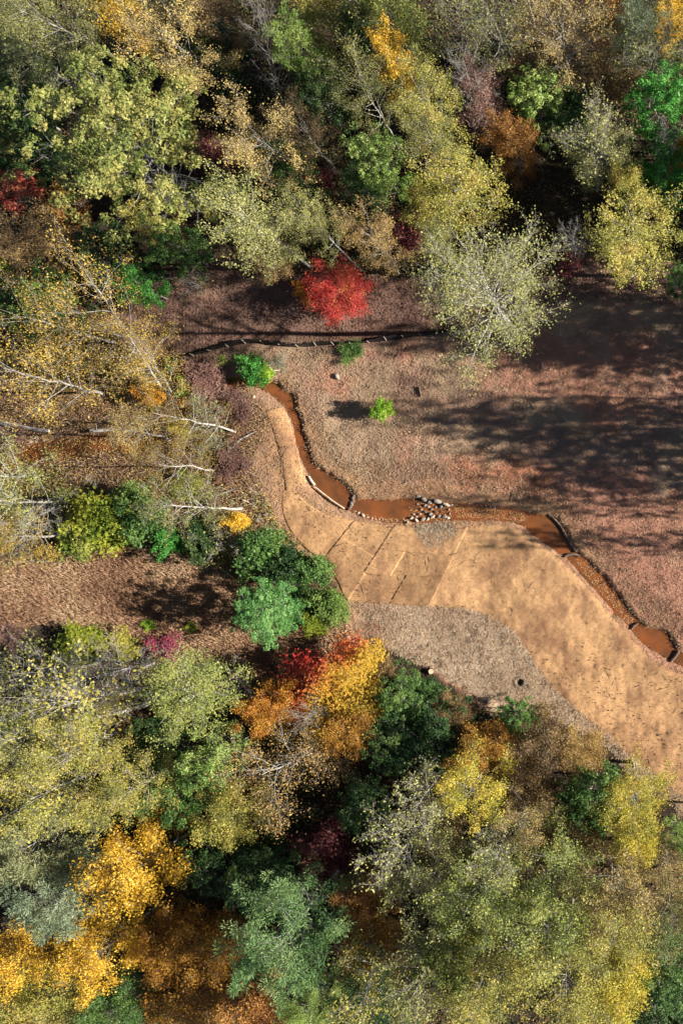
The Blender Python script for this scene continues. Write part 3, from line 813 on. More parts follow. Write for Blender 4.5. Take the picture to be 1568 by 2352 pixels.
 ('shrub', 505, 829, 14, 1.2, 'lime', 'tiny yellow-green bush left of the brilliant green bush', dict(cat='shrub')),
 ('shrub', 433, 893, 26, 1.8, 'lgreen', 'light green bush among the burgundy bushes', dict(cat='shrub')),
 ('shrub', 465, 862, 45, 1.6, 'mauve', 'burgundy bush left of the brilliant green bush', dict(cat='shrub')),
 ('shrub', 488, 895, 36, 1.8, 'mauve', 'mauve bush on the stream bank below the burgundy bush', dict(cat='shrub')),
 ('shrub', 545, 935, 36, 1.2, 'mauve', 'low mauve scrub above the white trunk base', dict(cat='shrub')),
 ('shrub', 395, 835, 16, 1.0, 'green', 'small green tuft at the left end of the black fence', dict(cat='shrub')),
 ('shrub', 808, 806, 27, 1.0, 'green', 'dark green low bush just below the black fence', dict(cat='shrub')),
 ('twiggy', 640, 830, 32, 1.4, 'gsage', 'greyish weeds right of the brilliant green bush', dict(cat='shrub')),
 ('laurel', 876, 941, 23, 2.6, 'lime', 'lone yellow-green bush in the open clearing casting a long shadow', dict(cat='shrub')),
 ('laurel', 225, 1205, 72, 4.5, 'gyel', 'yellow-green bush at the left end of the dark green row', dict(cat='shrub')),
 ('laurel', 180, 1235, 45, 3.5, 'oliveg', 'olive bush at the lower left of the yellow-green bush', dict(cat='shrub')),
 ('laurel', 325, 1190, 52, 4.5, 'green', 'mid green bush second in the dark green row', dict(cat='shrub')),
 ('laurel', 385, 1245, 32, 3.5, 'emerald', 'small bright green bush under the mid green bush', dict(cat='shrub')),
 ('laurel', 300, 1150, 40, 3.5, 'lgreen', 'pale green bush above the mid green bush', dict(cat='shrub')),
 ('laurel', 455, 1245, 42, 3.2, 'dgreen', 'dark green bush in the middle of the row above the brown field', dict(cat='shrub')),
 ('twiggy', 510, 1235, 58, 3.8, 'olive', 'grey leafless bush in the middle of the dark green row', dict(cat='shrub')),
 ('shrub', 545, 1198, 24, 3.4, 'gold', 'golden bush above the right end of the dark green row', dict(cat='shrub')),
 ('laurel', 595, 1268, 54, 4.0, 'green', 'large dark green bush right of the grey leafless bush', dict(cat='shrub')),
 ('laurel', 655, 1300, 45, 4, 'dgreen', 'dark green bush near the right end of the row by the mats', dict(cat='shrub')),
 ('laurel', 718, 1310, 38, 4, 'green', 'dark green bush at the right end of the row touching the mats', dict(cat='shrub')),
 ('cedar', 612, 1405, 68, 6.8, 'cedar', 'round blue-green cedar standing alone in the brown field', dict(cat='conifer')),
 ('laurel', 755, 1395, 42, 2.0, 'lgreen', 'light green bush at the corner of the mats beside the cedar', dict(cat='shrub')),
 ('laurel', 705, 1385, 36, 1.2, 'dgreen', 'dark low bush between the cedar and the light green bush', dict(cat='shrub')),
 ('shrub', 720, 1430, 30, 1.4, 'gyel', 'low yellow-green weeds below the dark low bush', dict(cat='shrub')),
 ('shrub', 390, 1500, 42, 1.8, 'magenta', 'magenta bush at the lower edge of the brown field', dict(cat='shrub')),
 ('shrub', 20, 1470, 34, 2.2, 'mauve', 'mauve bush at the left edge of the brown field', dict(cat='shrub')),
 ('shrub', 190, 1482, 50, 1.8, 'gyel', 'yellow-green bush on the lower edge of the brown field', dict(cat='shrub')),
 ('shrub', 275, 1490, 42, 1.8, 'yolive', 'olive yellow bush between the magenta bush and the yellow-green bush', dict(cat='shrub')),
 ('shrub', 343, 1436, 13, .8, 'lime', 'small lime tuft in the cedar shadow', dict(cat='shrub')),
 ('shrub', 440, 1440, 12, .8, 'gyel', 'small yellow tuft below the cedar shadow', dict(cat='shrub')),
 ('twiggy', 540, 1570, 60, 3, 'brown', 'brown twiggy bush left of the orange-brown tree', dict(cat='shrub')),
 ('shrub', 880, 1530, 28, 1.6, 'brown', 'brown weeds above the maple on the straw edge', dict(cat='shrub')),
 ('twiggy', 460, 950, 62, 2.6, 'gsage', 'grey leafless thicket around the white trunk base', dict(cat='shrub')),
 ('twiggy', 480, 1010, 55, 2.2, 'olive', 'grey brush below the white trunk base', dict(cat='shrub')),
 ('twiggy', 460, 1130, 60, 2.2, 'olive', 'grey brush above the level white trunk', dict(cat='shrub')),
 ('shrub', 415, 985, 22, 2.6, 'yellow', 'yellow bush on the white leaning trunk', dict(cat='shrub')),
 ('shrub', 430, 1110, 30, 2.2, 'gyel', 'yellow-green bush left of the brush above the level trunk', dict(cat='shrub')),
 ('shrub', 345, 905, 30, 2.4, 'orange', 'orange bush at the foot of the orange-tan tree', dict(cat='shrub')),
 ('shrub', 530, 1060, 40, 1.2, 'mauve', 'reddish low scrub on the bank left of the narrow mat', dict(cat='shrub')),
 ('shrub', 20, 1010, 34, 2, 'mauve', 'mauve bush by the muddy pool at the left edge', dict(cat='shrub')),
 ('twiggy', 240, 1160, 60, 2, 'olive', 'twiggy brush above the yellow-green bush', dict(cat='shrub')),
 ('shrub', 490, 1160, 18, 1.5, 'mauve', 'small reddish bush by the level white trunk', dict(cat='shrub')),
 ('laurel', 990, 1600, 40, 2.2, 'green', 'green bush beside the cut stump on the straw edge', dict(cat='shrub')),
]
for row in T:
    kind, px, py, r, h, pal, label = row[:7]
    plant(kind, px, py, r, h, pal, label, **(row[7] if len(row) > 7 else {}))

# trees standing just outside the picture on the sunny side: their shadows lie across the clearing
def shade_tree(kind, sx, sy, r, h, label, pal='olive'):
    """a tree whose crown throws its shadow around (sx, sy)"""
    zc = P[kind][counter.get(kind, 0) % len(P[kind])]; zc = zc['zc'] / zc['h'] * h
    gx, gy = sx + zc / math.tan(SUN_EL) / S, sy + 12
    f = H_CAM / (H_CAM - zc)
    plant(kind, NAD[0] + (gx - NAD[0]) * f, NAD[1] + (gy - NAD[1]) * f, r * f, h, pal, label)
for kind, sx, sy, r, h, label in [
    ('oak', 1230, 400, 95, 17, 'first tall tree beyond the right edge, shading the dark gap above the feathery tree'),
    ('oak', 1300, 440, 90, 17, 'second tall tree beyond the right edge, shading the dark gap from above'),
    ('oak', 1170, 460, 85, 19, 'loftiest tree beyond the right edge, shading the far end of the dark gap'),
    ('oak', 1240, 500, 115, 17, 'broad tree beyond the right edge, shading the dark gap'),
    ('oak', 1230, 590, 85, 16, 'tree beyond the right edge, shading the lower dark gap'),
    ('oak', 1440, 690, 62, 18, 'tree beyond the right edge, shading the ground below the bright yellow tree'),
    ('oak', 1190, 775, 60, 21, 'lofty tree beyond the right edge whose shadow reaches the foot of the feathery tree'),
    ('oak', 1300, 725, 62, 19, 'round tree beyond the right edge, shading the ground behind the feathery tree'),
    ('oak', 1260, 790, 62, 20, 'leafy tree beyond the right edge, shading the ground beside the feathery tree'),
    ('oak', 1480, 745, 70, 18, 'big tree beyond the right edge, shading the rim of the clearing under the yellow tree'),
    ('oak', 1370, 1035, 50, 20, 'narrow leafy tree beyond the right edge, shading the clearing above the stream'),
    ('oak', 1490, 1115, 52, 18, 'low leafy tree beyond the right edge, shading the slope above the last pools'),
    ('oak', 1360, 800, 85, 20, 'broad tree beyond the right edge, shading the ground right of the feathery tree'),
    ('oak', 1500, 815, 60, 18, 'dense tree beyond the right edge, shading the ground at the clearing edge'),
    ('oak', 1200, 965, 55, 21, 'tall tree beyond the right edge whose shadow reaches the lone bush'),
    ('oak', 1340, 985, 60, 20, 'tall tree beyond the right edge, shading the middle of the clearing'),
    ('oak', 1460, 960, 60, 19, 'olive tree beyond the right edge, shading the middle of the clearing'),
    ('oak', 1430, 1085, 58, 19, 'dense tree beyond the right edge, shading the lower clearing'),
    ('oak', 1530, 1040, 65, 17, 'dense tree beyond the right edge, shading the clearing edge'),
    ('oak', 1310, 1165, 30, 21, 'olive tree beyond the right edge, dappling the bank above the dark pool'),
    ('oak', 1390, 1245, 34, 19, 'olive tree beyond the right edge, shading the dark pool'),
    ('bare', 1200, 905, 95, 25, 'thin tree beyond the right edge casting the thin shadow across the clearing')]:
    shade_tree(kind, sx, sy, r, h, label)
for (px, py, r, h, kind, label) in [
    (1690, 240, 110, 15, 'spread', 'tree beyond the right edge level with the brilliant green tree'),
    (1690, 60, 110, 17, 'poplar', 'tree beyond the top right corner'),
    (1700, 1950, 110, 16, 'spread', 'tree beyond the right edge in the lower wood'),
    (1690, 2150, 110, 17, 'poplar', 'tree beyond the right edge near the bottom corner'),
    (-120, 300, 110, 15, 'bushy', 'tree beyond the left edge beside the huge oak'),
    (-110, 1650, 110, 16, 'poplar', 'tree beyond the left edge in the lower wood'),
    (-110, 2000, 110, 16, 'poplar', 'tree beyond the left edge beside the blue-grey pine'),
    (300, -90, 120, 18, 'spread', 'tree beyond the top edge above the gold crown'),
    (800, -90, 120, 18, 'poplar', 'tree beyond the top edge near the centre'),
    (1200, -90, 120, 18, 'spread', 'tree beyond the top edge above the white trunk')]:
    plant(kind, px, py, r, h, 'olive', label)

# ---------------------------------------------------------------- things in the clearing
def flat_mat(name, c1, c2, scale=4, rough=.9, bump=.3, dist=.03, detail=6):
    m, nt, N, L, bsdf = new_mat(name)
    tc = N.new('ShaderNodeTexCoord')
    nz = N.new('ShaderNodeTexNoise'); nz.inputs['Scale'].default_value = scale; nz.inputs['Detail'].default_value = detail
    nz.inputs['Roughness'].default_value = .68
    L.new(tc.outputs['Object'], nz.inputs['Vector'])
    rp = N.new('ShaderNodeValToRGB'); rp.color_ramp.elements[0].position = .34; rp.color_ramp.elements[1].position = .66
    rp.color_ramp.elements[0].color = (*c1, 1); rp.color_ramp.elements[1].color = (*c2, 1)
    L.new(nz.outputs['Fac'], rp.inputs[0]); L.new(rp.outputs[0], bsdf.inputs['Base Color'])
    bsdf.inputs['Roughness'].default_value = rough
    bp = N.new('ShaderNodeBump'); bp.inputs['Strength'].default_value = bump; bp.inputs['Distance'].default_value = dist
    L.new(nz.outputs['Fac'], bp.inputs['Height']); L.new(bp.outputs[0], bsdf.inputs['Normal'])
    return m

# coir erosion mats: one sheet each, following the ground
def mat_material():
    m, nt, N, L, bsdf = new_mat('coir_matting')
    tc = N.new('ShaderNodeTexCoord'); oi = N.new('ShaderNodeObjectInfo')
    n1 = N.new('ShaderNodeTexNoise'); n1.inputs['Scale'].default_value = .24; n1.inputs['Detail'].default_value = 6; n1.inputs['Roughness'].default_value = .6
    n2 = N.new('ShaderNodeTexNoise'); n2.inputs['Scale'].default_value = 3.2; n2.inputs['Detail'].default_value = 9; n2.inputs['Roughness'].default_value = .75
    L.new(tc.outputs['Object'], n1.inputs['Vector']); L.new(tc.outputs['Object'], n2.inputs['Vector'])
    r1 = N.new('ShaderNodeValToRGB')
    r1.color_ramp.elements[0].position = .36; r1.color_ramp.elements[0].color = (.29, .155, .08, 1)
    r1.color_ramp.elements[1].position = .58; r1.color_ramp.elements[1].color = (.53, .305, .145, 1)
    L.new(n1.outputs['Fac'], r1.inputs[0])
    mr = N.new('ShaderNodeMapRange'); mr.inputs[1].default_value = .3; mr.inputs[2].default_value = .7; mr.inputs[3].default_value = .64; mr.inputs[4].default_value = 1.26
    L.new(n2.outputs['Fac'], mr.inputs[0])
    mu = N.new('ShaderNodeMix'); mu.data_type = 'RGBA'; mu.blend_type = 'MULTIPLY'; mu.inputs[0].default_value = 1
    L.new(mr.outputs[0], mu.inputs[6]); L.new(oi.outputs['Color'], mu.inputs[7])
    mx = N.new('ShaderNodeMix'); mx.data_type = 'RGBA'; mx.blend_type = 'MULTIPLY'; mx.inputs[0].default_value = 1
    L.new(r1.outputs[0], mx.inputs[6]); L.new(mu.outputs[2], mx.inputs[7])
    L.new(mx.outputs[2], bsdf.inputs['Base Color'])
    bsdf.inputs['Roughness'].default_value = .95; bsdf.inputs['Specular IOR Level'].default_value = .1
    bp = N.new('ShaderNodeBump'); bp.inputs['Strength'].default_value = .55; bp.inputs['Distance'].default_value = .09
    L.new(n2.outputs['Fac'], bp.inputs['Height']); L.new(bp.outputs[0], bsdf.inputs['Normal'])
    return m
m_coir = mat_material()

def patch(name, lo, hi, u0, u1, v0, v1, lift, seed, step=.17, wob=True):
    """sheet between two map curves lo/hi (u along, v across)"""
    A = resamp([g(*p) for p in lo], 200); B = resamp([g(*p) for p in hi], 200)
    r = np.random.default_rng(seed)
    lng = np.linalg.norm(np.diff(A, axis=0), axis=1).sum() * (u1 - u0)
    nu = max(4, int(lng / step)); 
    wid = np.linalg.norm(A[int(199 * (u0 + u1) / 2)] - B[int(199 * (u0 + u1) / 2)]) * (v1 - v0)
    nv = max(4, int(wid / step))
    us = np.linspace(u0, u1, nu + 1); vs = np.linspace(v0, v1, nv + 1)
    U, Vv = np.meshgrid(us, vs)
    tt = np.linspace(0, 1, 200)
    ax_ = np.interp(U, tt, A[:, 0]); ay_ = np.interp(U, tt, A[:, 1]); bx_ = np.interp(U, tt, B[:, 0]); by_ = np.interp(U, tt, B[:, 1])
    x = ax_ * (1 - Vv) + bx_ * Vv; y = ay_ * (1 - Vv) + by_ * Vv
    edge = (U == us[0]) | (U == us[-1]) | (Vv == vs[0]) | (Vv == vs[-1])
    if not wob: edge = edge & ((Vv == 0) | (Vv == 1))
    x = x + np.where(edge, r.normal(0, .02, x.shape), 0); y = y + np.where(edge, r.normal(0, .02, y.shape), 0)
    zz = gheight(x.ravel(), y.ravel()).reshape(x.shape)
    rim = np.clip(np.minimum(Vv, 1 - Vv) * np.hypot(ax_ - bx_, ay_ - by_) / .5, 0, 1) * np.clip(np.minimum(U, 1 - U) / .01, 0, 1)
    zz = zz + lift * (.25 + .75 * rim) + (np.abs(vnoise(x, y, .9, 140) - .5) * .07 + fnoise(x, y, .5, 141) * .05) * (.03 + .97 * rim)
    n0, n1 = x.shape
    id_ = np.arange(n0 * n1).reshape(n0, n1)
    F = np.stack([id_[:-1, :-1], id_[:-1, 1:], id_[1:, 1:], id_[1:, :-1]], -1).reshape(-1, 4)
    o = mesh_obj(name, np.stack([x.ravel(), y.ravel(), zz.ravel()], -1), F, m_coir, smooth=True)
    if o.data.polygons[0].normal.z < 0: o.data.flip_normals()
    if wob:
        md = o.modifiers.new('thickness', 'SOLIDIFY'); md.thickness = .003; md.offset = 1
    return o

MAT_LO = smooth_line([(648, 1128), (652, 1190), (690, 1252), (748, 1296), (778, 1345), (800, 1382), (880, 1388), (960, 1393), (1060, 1397), (1120, 1415), (1180, 1450),
          (1215, 1500), (1245, 1545), (1290, 1600), (1340, 1640), (1400, 1690), (1440, 1730), (1510, 1785), (1640, 1880)], 4)
MAT_HI = smooth_line([(668, 1118), (700, 1150), (745, 1180), (800, 1192), (850, 1200), (900, 1204), (950, 1210), (1000, 1216), (1060, 1212), (1120, 1206), (1190, 1216), (1240, 1250),
          (1290, 1290), (1340, 1340), (1390, 1400), (1430, 1445), (1470, 1490), (1520, 1530), (1660, 1600)], 4)
mats = [
  (0.00, .145, 0, 1, 'straw-coloured mat at the upper left end of the wide matting, under the green bushes'),
  (.145, .27, .55, 1, 'upper mat on the bank left of the grey straw tuft'),
  (.145, .225, 0, .55, 'lower left mat of the patched corner by the light green bush'),
  (.225, .365, .68, 1, 'mat directly below the boulder weir'),
  (.27, .365, .36, .68, 'brownish short mat in the middle of the patched corner'),
  (.225, .30, 0, .36, 'lowest mat of the patched corner touching the grey straw'),
  (.30, .365, 0, .36, 'darkest brown mat in the patched corner, ending at the long seam'),
  (.225, .27, .36, .68, 'small tan mat left of the brownish short mat'),
  (.365, 1.0, .64, 1, 'long mat running along the stream bank to the lower right'),
  (.365, 1.0, .31, .64, 'long mat in the middle of the curved golden bank'),
  (.365, 1.0, 0, .31, 'long golden mat bordering the grey straw patch'),
]
for i, (u0, u1, v0, v1, lab) in enumerate(mats):
    o = patch('erosion_mat', MAT_LO, MAT_HI, u0, min(u1 + .006, 1), v0, min(v1 + .03, 1) if i < 8 else v1, .018 + (.0025 * (i % 4) if i < 8 else 0), 300 + i, wob=i < 8)
    k_ = (1, .93, .90, .93, .76, .88, .70, .96, .91, .97, 1.02)[i]; o.color = (k_, k_, k_, 1)
    tag(o, lab, 'erosion mat', 'coir mats laid on the bank')
o = patch('erosion_mat', [(608, 944), (624, 982), (636, 1027), (648, 1070), (654, 1128)], [(645, 932), (662, 962), (673, 1002), (684, 1047), (704, 1108)], 0, 1, 0, 1, .012, 320)
tag(o, 'narrow golden mat along the upper reach of the stream', 'erosion mat', 'coir mats laid on the bank')

# dark stakes and plugs that pin the mats down: far too many to count
def scatter(poly, n, seed):
    r = np.random.default_rng(seed)
    P = np.array([g(*p) for p in poly]); lo = P.min(0); hi = P.max(0)
    out = []
    tot = 0
    while tot < n:
        q = r.uniform(lo, hi, (n * 2, 2)); k = in_poly(q[:, 0], q[:, 1], [tuple(p) for p in P]); out.append(q[k]); tot += k.sum()
    return np.concatenate(out)[:n], r
m_stake = flat_mat('stake_wood', (.10, .06, .035), (.24, .145, .08))
m_litter = {}
q, r = scatter(MAT_LO + MAT_HI[::-1], 1500, 51)
q = q[r.random(len(q)) < sstep(.4, .68, fnoise(q[:, 0], q[:, 1], 5, 150))]
zz = gheight(q[:, 0], q[:, 1]) + .09
V, Fq = kites(np.c_[q, zz], r.uniform(.06, .18, len(q)), r, .9, .7)
V2, Fq2 = needles(np.c_[q, zz], np.c_[r.normal(0, .5, (len(q), 2)), np.ones(len(q))], r.uniform(.06, .13, len(q)), .03, r)
o = mesh_obj('mat_stakes', np.concatenate([V, V2]), np.concatenate([Fq, Fq2 + len(V)]), m_stake)
tag(o, 'scattered dark stakes and planting plugs pinning the coir mats', 'stakes', kind='stuff')

# ---------------------------------------------------------------- dry grass, straw and fallen leaves (nobody could count them)
def straw_mat(name, cols):
    m, nt, N, L, bsdf = new_mat(name)
    at = N.new('ShaderNodeAttribute'); at.attribute_name = 'rnd'
    rp = N.new('ShaderNodeValToRGB')
    while len(rp.color_ramp.elements) < len(cols): rp.color_ramp.elements.new(.5)
    for i, c in enumerate(cols):
        rp.color_ramp.elements[i].position = i / (len(cols) - 1); rp.color_ramp.elements[i].color = (*c, 1)
    L.new(at.outputs['Fac'], rp.inputs[0]); L.new(rp.outputs[0], bsdf.inputs['Base Color'])
    bsdf.inputs['Roughness'].default_value = .85; bsdf.inputs['Specular IOR Level'].default_value = .15
    return m
def blades(name, poly, n, ln, wd, tilt, cols, seed, label, cat, dens=None, avoid=True, wind=None, tuft=1):
    q, r = scatter(poly, n // tuft, seed)
    if tuft > 1:
        q = np.repeat(q, tuft, axis=0) + r.normal(0, .10, (len(q) * tuft, 2)); n = len(q)
    if dens is not None:
        k = r.random(n) < dens(q[:, 0], q[:, 1]); q = q[k]
    if avoid:
        k = ~in_poly(q[:, 0], q[:, 1], WATER); q = q[k]
        mp = [g(*p) for p in MAT_LO + MAT_HI[::-1]]
        k = ~in_poly(q[:, 0], q[:, 1], mp) | (r.random(len(q)) < .10); q = q[k]
    n = len(q)
    zz = gheight(q[:, 0], q[:, 1]) + .02
    az = r.uniform(0, 6.283, n) if wind is None else r.normal(wind, .6, n)
    el = np.radians(r.uniform(*tilt, n))
    d = np.stack([np.cos(az) * np.cos(el), np.sin(az) * np.cos(el), np.sin(el)], -1)
    V, Fq = needles(np.c_[q, zz + .01], d, ln * r.uniform(.5, 1.4, n), wd, r)
    pn = fnoise(q[:, 0], q[:, 1], 5, seed)
    rn = np.clip(.7 * r.random(n) + 1.2 * (pn - .5) + .15, 0, 1)
    o = mesh_obj(name, V, Fq, straw_mat(name + '_straw', cols), rnd=rn)
    tag(o, label, cat, kind='stuff')
    return o
STRAW = [(.25, .14, .09), (.35, .20, .125), (.40, .265, .165), (.45, .33, .205)]
blades('clearing_straw', R_CLEAR, 115000, .22, .017, (2, 34), STRAW, 61, 'dry straw and stubble strewn over the clearing', 'straw')
blades('clearing_tufts', R_CLEAR, 15000, .34, .014, (10, 60), [(.12, .08, .05), (.25, .165, .10), (.38, .28, .17), (.48, .39, .25)], 60, 'dry tufts of grass standing over the clearing', 'grass', tuft=15)
blades('grey_straw', R_GREY, 42000, .24, .012, (0, 9), [(.38, .26, .165), (.54, .39, .255), (.64, .49, .335), (.68, .55, .40)], 62, 'pale grey straw mulch below the mats', 'straw')
blades('straw_tuft', [(945, 1208), (1040, 1200), (1050, 1225), (1010, 1252), (990, 1262), (965, 1235)], 2600, .30, .013, (0, 28), [(.34, .26, .17), (.5, .40, .28), (.58, .48, .35)], 63, 'pale straw heap on the mats below the boulder weir', 'straw', avoid=False)
blades('brown_grass', R_FIELD, 80000, .42, .021, (15, 65), [(.13, .07, .045), (.30, .16, .09), (.40, .245, .14), (.50, .36, .21)], 64, 'rusty brown dry grass of the field around the cedar', 'grass', wind=2.2)
blades('road_straw', R_ROAD, 16000, .25, .022, (2, 40), [(.08, .045, .035), (.17, .09, .06), (.26, .16, .11)], 65, 'dark twigs and straw on the haul road', 'straw')
blades('wood_brush', R_LEFT, 26000, .6, .020, (5, 60), [(.10, .06, .04), (.22, .13, .08), (.34, .24, .15), (.42, .36, .28)], 66, 'dead stems and brush under the sparse trees at left', 'brush')
blades('bank_grass', [(640, 870), (700, 930), (740, 1050), (840, 1110), (1000, 1100), (1200, 1150), (1270, 1165), (1340, 1260), (1470, 1400), (1560, 1470), (1600, 1440), (1480, 1340), (1300, 1130), (1000, 1060), (800, 1060), (740, 960), (690, 880)],
       7000, .2, .018, (5, 35), [(.2, .13, .07), (.34, .22, .12), (.42, .30, .17)], 67, 'tan stubble along the stream bank', 'straw')
def leaves_on(name, poly, n, size, cols, seed, label, up=1.5, z0=.02, zr=.1, dens=None):
    q, r = scatter(poly, n, seed)
    if dens is not None:
        q = q[r.random(n) < dens(q[:, 0], q[:, 1])]
    n = len(q)
    zz = np.maximum(gheight(q[:, 0], q[:, 1]), WATER_Z) + z0 + r.random(n) * zr
    V, Fq = kites(np.c_[q, zz], size * r.uniform(.6, 1.4, n), r, up)
    o = mesh_obj(name, V, Fq, straw_mat(name + '_leaf', cols), rnd=r.random(n))
    tag(o, label, 'leaves', kind='stuff')
q, r = scatter(R_CLEAR, 260, 68)
q = q[~in_poly(q[:, 0], q[:, 1], WATER)]
V, Fq = needles(np.c_[q, gheight(q[:, 0], q[:, 1]) + .08], np.c_[r.normal(size=(len(q), 2)), r.normal(0, .06, len(q))], r.uniform(.4, 1.3, len(q)), .03, r)
o = mesh_obj('scattered_sticks', V, Fq, m_stake)
tag(o, 'small dark sticks and roots strewn over the clearing', 'sticks', kind='stuff')
AUT = [(.10, .055, .03), (.26, .15, .06), (.42, .27, .09), (.5, .36, .10)]
leaves_on('fallen_leaves', R_LEFT, 30000, .15, AUT, 71, 'fallen tan and gold leaves under the sparse trees at left')
WOOD_TOP = [(-150, -150), (1800, -150), (1800, 600), (1300, 600), (1000, 640), (500, 620), (200, 720), (-150, 720)]
WOOD_LOW = [(-150, 1430), (200, 1470), (460, 1530), (620, 1570), (800, 1480), (900, 1510), (990, 1550), (1100, 1620), (1200, 1635), (1330, 1680), (1480, 1800), (1800, 2050), (1800, 2500), (-150, 2500)]
leaves_on('wood_litter', WOOD_TOP, 40000, .20, [(.03, .02, .013), (.085, .05, .026), (.15, .09, .04), (.22, .14, .055)], 72, 'fallen leaves on the floor of the upper wood')
leaves_on('lower_litter', WOOD_LOW, 40000, .20, [(.03, .02, .013), (.085, .05, .026), (.15, .09, .04), (.22, .14, .055)], 73, 'fallen leaves on the floor of the lower wood')
UND = [(.02, .045, .015), (.05, .09, .03), (.11, .12, .035), (.20, .15, .05)]
cl_ = lambda x, y: sstep(.42, .62, fnoise(x, y, 7, 120))
leaves_on('upper_undergrowth', WOOD_TOP, 55000, .22, UND, 74, 'low leafy undergrowth of the upper wood', .5, .1, 1.6, cl_)
leaves_on('lower_undergrowth', WOOD_LOW, 55000, .22, UND, 75, 'low leafy undergrowth of the lower wood', .5, .1, 1.6, cl_)
leaves_on('left_undergrowth', R_LEFT, 22000, .18, [(.04, .08, .02), (.14, .17, .04), (.28, .24, .05), (.4, .3, .08)], 76, 'low weeds under the sparse trees at left', .6, .05, .7, cl_)

# ---------------------------------------------------------------- stones
m_stone = flat_mat('boulder_stone', (.13, .11, .09), (.36, .31, .25), 2.5, .8, .5, .06)
m_pale = flat_mat('pale_cobble', (.34, .26, .18), (.60, .49, .36), 3, .8, .4, .03)
m_wet = flat_mat('wet_stone', (.09, .065, .05), (.24, .15, .10), 3, .35, .4, .04)
import bmesh
def stone_mesh(seed, sub=2):
    bm = bmesh.new(); bmesh.ops.create_icosphere(bm, subdivisions=sub, radius=.5)
    r = np.random.default_rng(seed)
    k = r.normal(size=(7, 3)); k /= np.linalg.norm(k, axis=1, keepdims=True)
    for v in bm.verts:
        p = np.array(v.co); 
        for d in k:                      # broken flat faces
            t = p @ d - r.uniform(.30, .31) - .05
            if t > 0: p = p - d * t * .85
        v.co = p * (1 + r.normal(0, .025))
    me = bpy.data.meshes.new('stone'); bm.to_mesh(me); bm.free()
    me.materials.append(None)
    return me
SM = [stone_mesh(900 + i) for i in range(8)]
SMALL = [stone_mesh(950 + i, 1) for i in range(5)]
srng = random.Random(11)
def stone(px, py, d, parent, mat, z=None, flat=.65, asp=None, rot=None, name='stone', meshes=SM):
    x, y = g(px, py)
    o = bpy.data.objects.new(name, srng.choice(meshes)); col.objects.link(o)
    o.material_slots[0].link = 'OBJECT'; o.material_slots[0].material = mat
    a = asp or srng.uniform(.6, .85)
    dm = d * S * 1.15
    zz = max(hz(x, y), WATER_Z - .1) if z is None else z
    o.scale = (dm, dm * a, dm * flat)
    o.rotation_euler = (srng.uniform(-.2, .2), srng.uniform(-.2, .2), srng.uniform(0, 6.28) if rot is None else rot)
    o.location = (x, y, zz + dm * flat * .22)
    if parent is not None:
        o.parent = parent
        o.location = Vector(o.location) - parent.location
    return o
wx, wy = g(985, 1170)
weir = empty('boulder_weir', (wx, wy, 0)); weir.location = (wx, wy, -.4)
tag(weir, 'heap of grey boulders forming a weir across the stream', 'weir')
for (px, py, d, a, rt) in [(960, 1139, 17, .6, .4), (972, 1147, 18, .6, -.5), (986, 1153, 14, .8, 0), (1003, 1151, 26, .45, -.3), (1024, 1159, 26, .4, -.4),
        (1012, 1163, 14, .7, 1), (951, 1133, 11, .6, .3), (1036, 1160, 10, .7, 0), (1031, 1180, 9, .5, 1.5), (1029, 1170, 8, .6, 1.4),
        (944, 1190, 13, .6, .5), (955, 1195, 14, .55, -.6), (970, 1193, 16, .6, .6), (981, 1192, 13, .6, .9), (992, 1187, 15, .55, .7), (987, 1181, 13, .6, .6),
        (1007, 1186, 13, .7, .2), (1020, 1187, 15, .6, .1), (934, 1199, 9, .8, 0), (975, 1176, 10, .8, 0), (966, 1170, 9, .8, 0), (1000, 1176, 9, .8, 0),
        (975, 1161, 10, .7, .5), (1000, 1165, 10, .8, 0), (990, 1170, 8, .8, 0), (983, 1164, 8, .8, 0), (1012, 1175, 9, .8, 0), (945, 1146, 8, .8, 0),
        (963, 1181, 8, .8, 0), (957, 1158, 9, .8, 0), (948, 1181, 8, .8, 0), (1008, 1155, 8, .7, 0), (955, 1187, 8, .7, 0), (1028, 1190, 9, .7, 0)]:
    wet = srng.random() < .25 and d < 12
    stone(px, py, d * .78, weir, m_wet if wet else (m_pale if srng.random() < .25 else m_stone), asp=a, rot=rt, z=srng.uniform(-.33, -.2) if d < 12 else -.22)
sx, sy = g(808, 1155)
sill = empty('rock_sill', (sx, sy, -.4))
tag(sill, 'short line of dark stones across the stream above the orange pool', 'rock sill')
for k in range(12):
    t = k / 11
    stone(813 - 12 * t + srng.uniform(-2, 2), 1138 + 31 * t, srng.uniform(6, 10), sill, m_wet if k % 3 else m_stone, z=-.28)
for (px, py, d) in [(821, 1178, 9), (832, 1184, 11), (843, 1188, 6), (852, 1191, 6), (860, 1192, 5), (869, 1192, 5), (877, 1192, 6), (886, 1194, 6), (898, 1195, 5), (910, 1196, 5), (814, 1174, 6), (926, 1196, 6),
                    (1047, 1158, 6), (1056, 1160, 7), (1066, 1158, 6), (1075, 1157, 7), (1084, 1158, 6), (1094, 1159, 7), (1104, 1161, 6), (1114, 1162, 7), (1124, 1164, 6), (1134, 1165, 6),
                    (1050, 1165, 6), (1071, 1164, 6), (1098, 1167, 6), (1120, 1170, 6), (1080, 1186, 7), (1098, 1184, 6), (1110, 1180, 6), (1090, 1178, 7), (1472, 1452, 6), (1345, 1288, 5), (1357, 1297, 5)]:
    o = stone(px, py, d, ground, m_pale, asp=.75, name='cobble', meshes=SMALL)
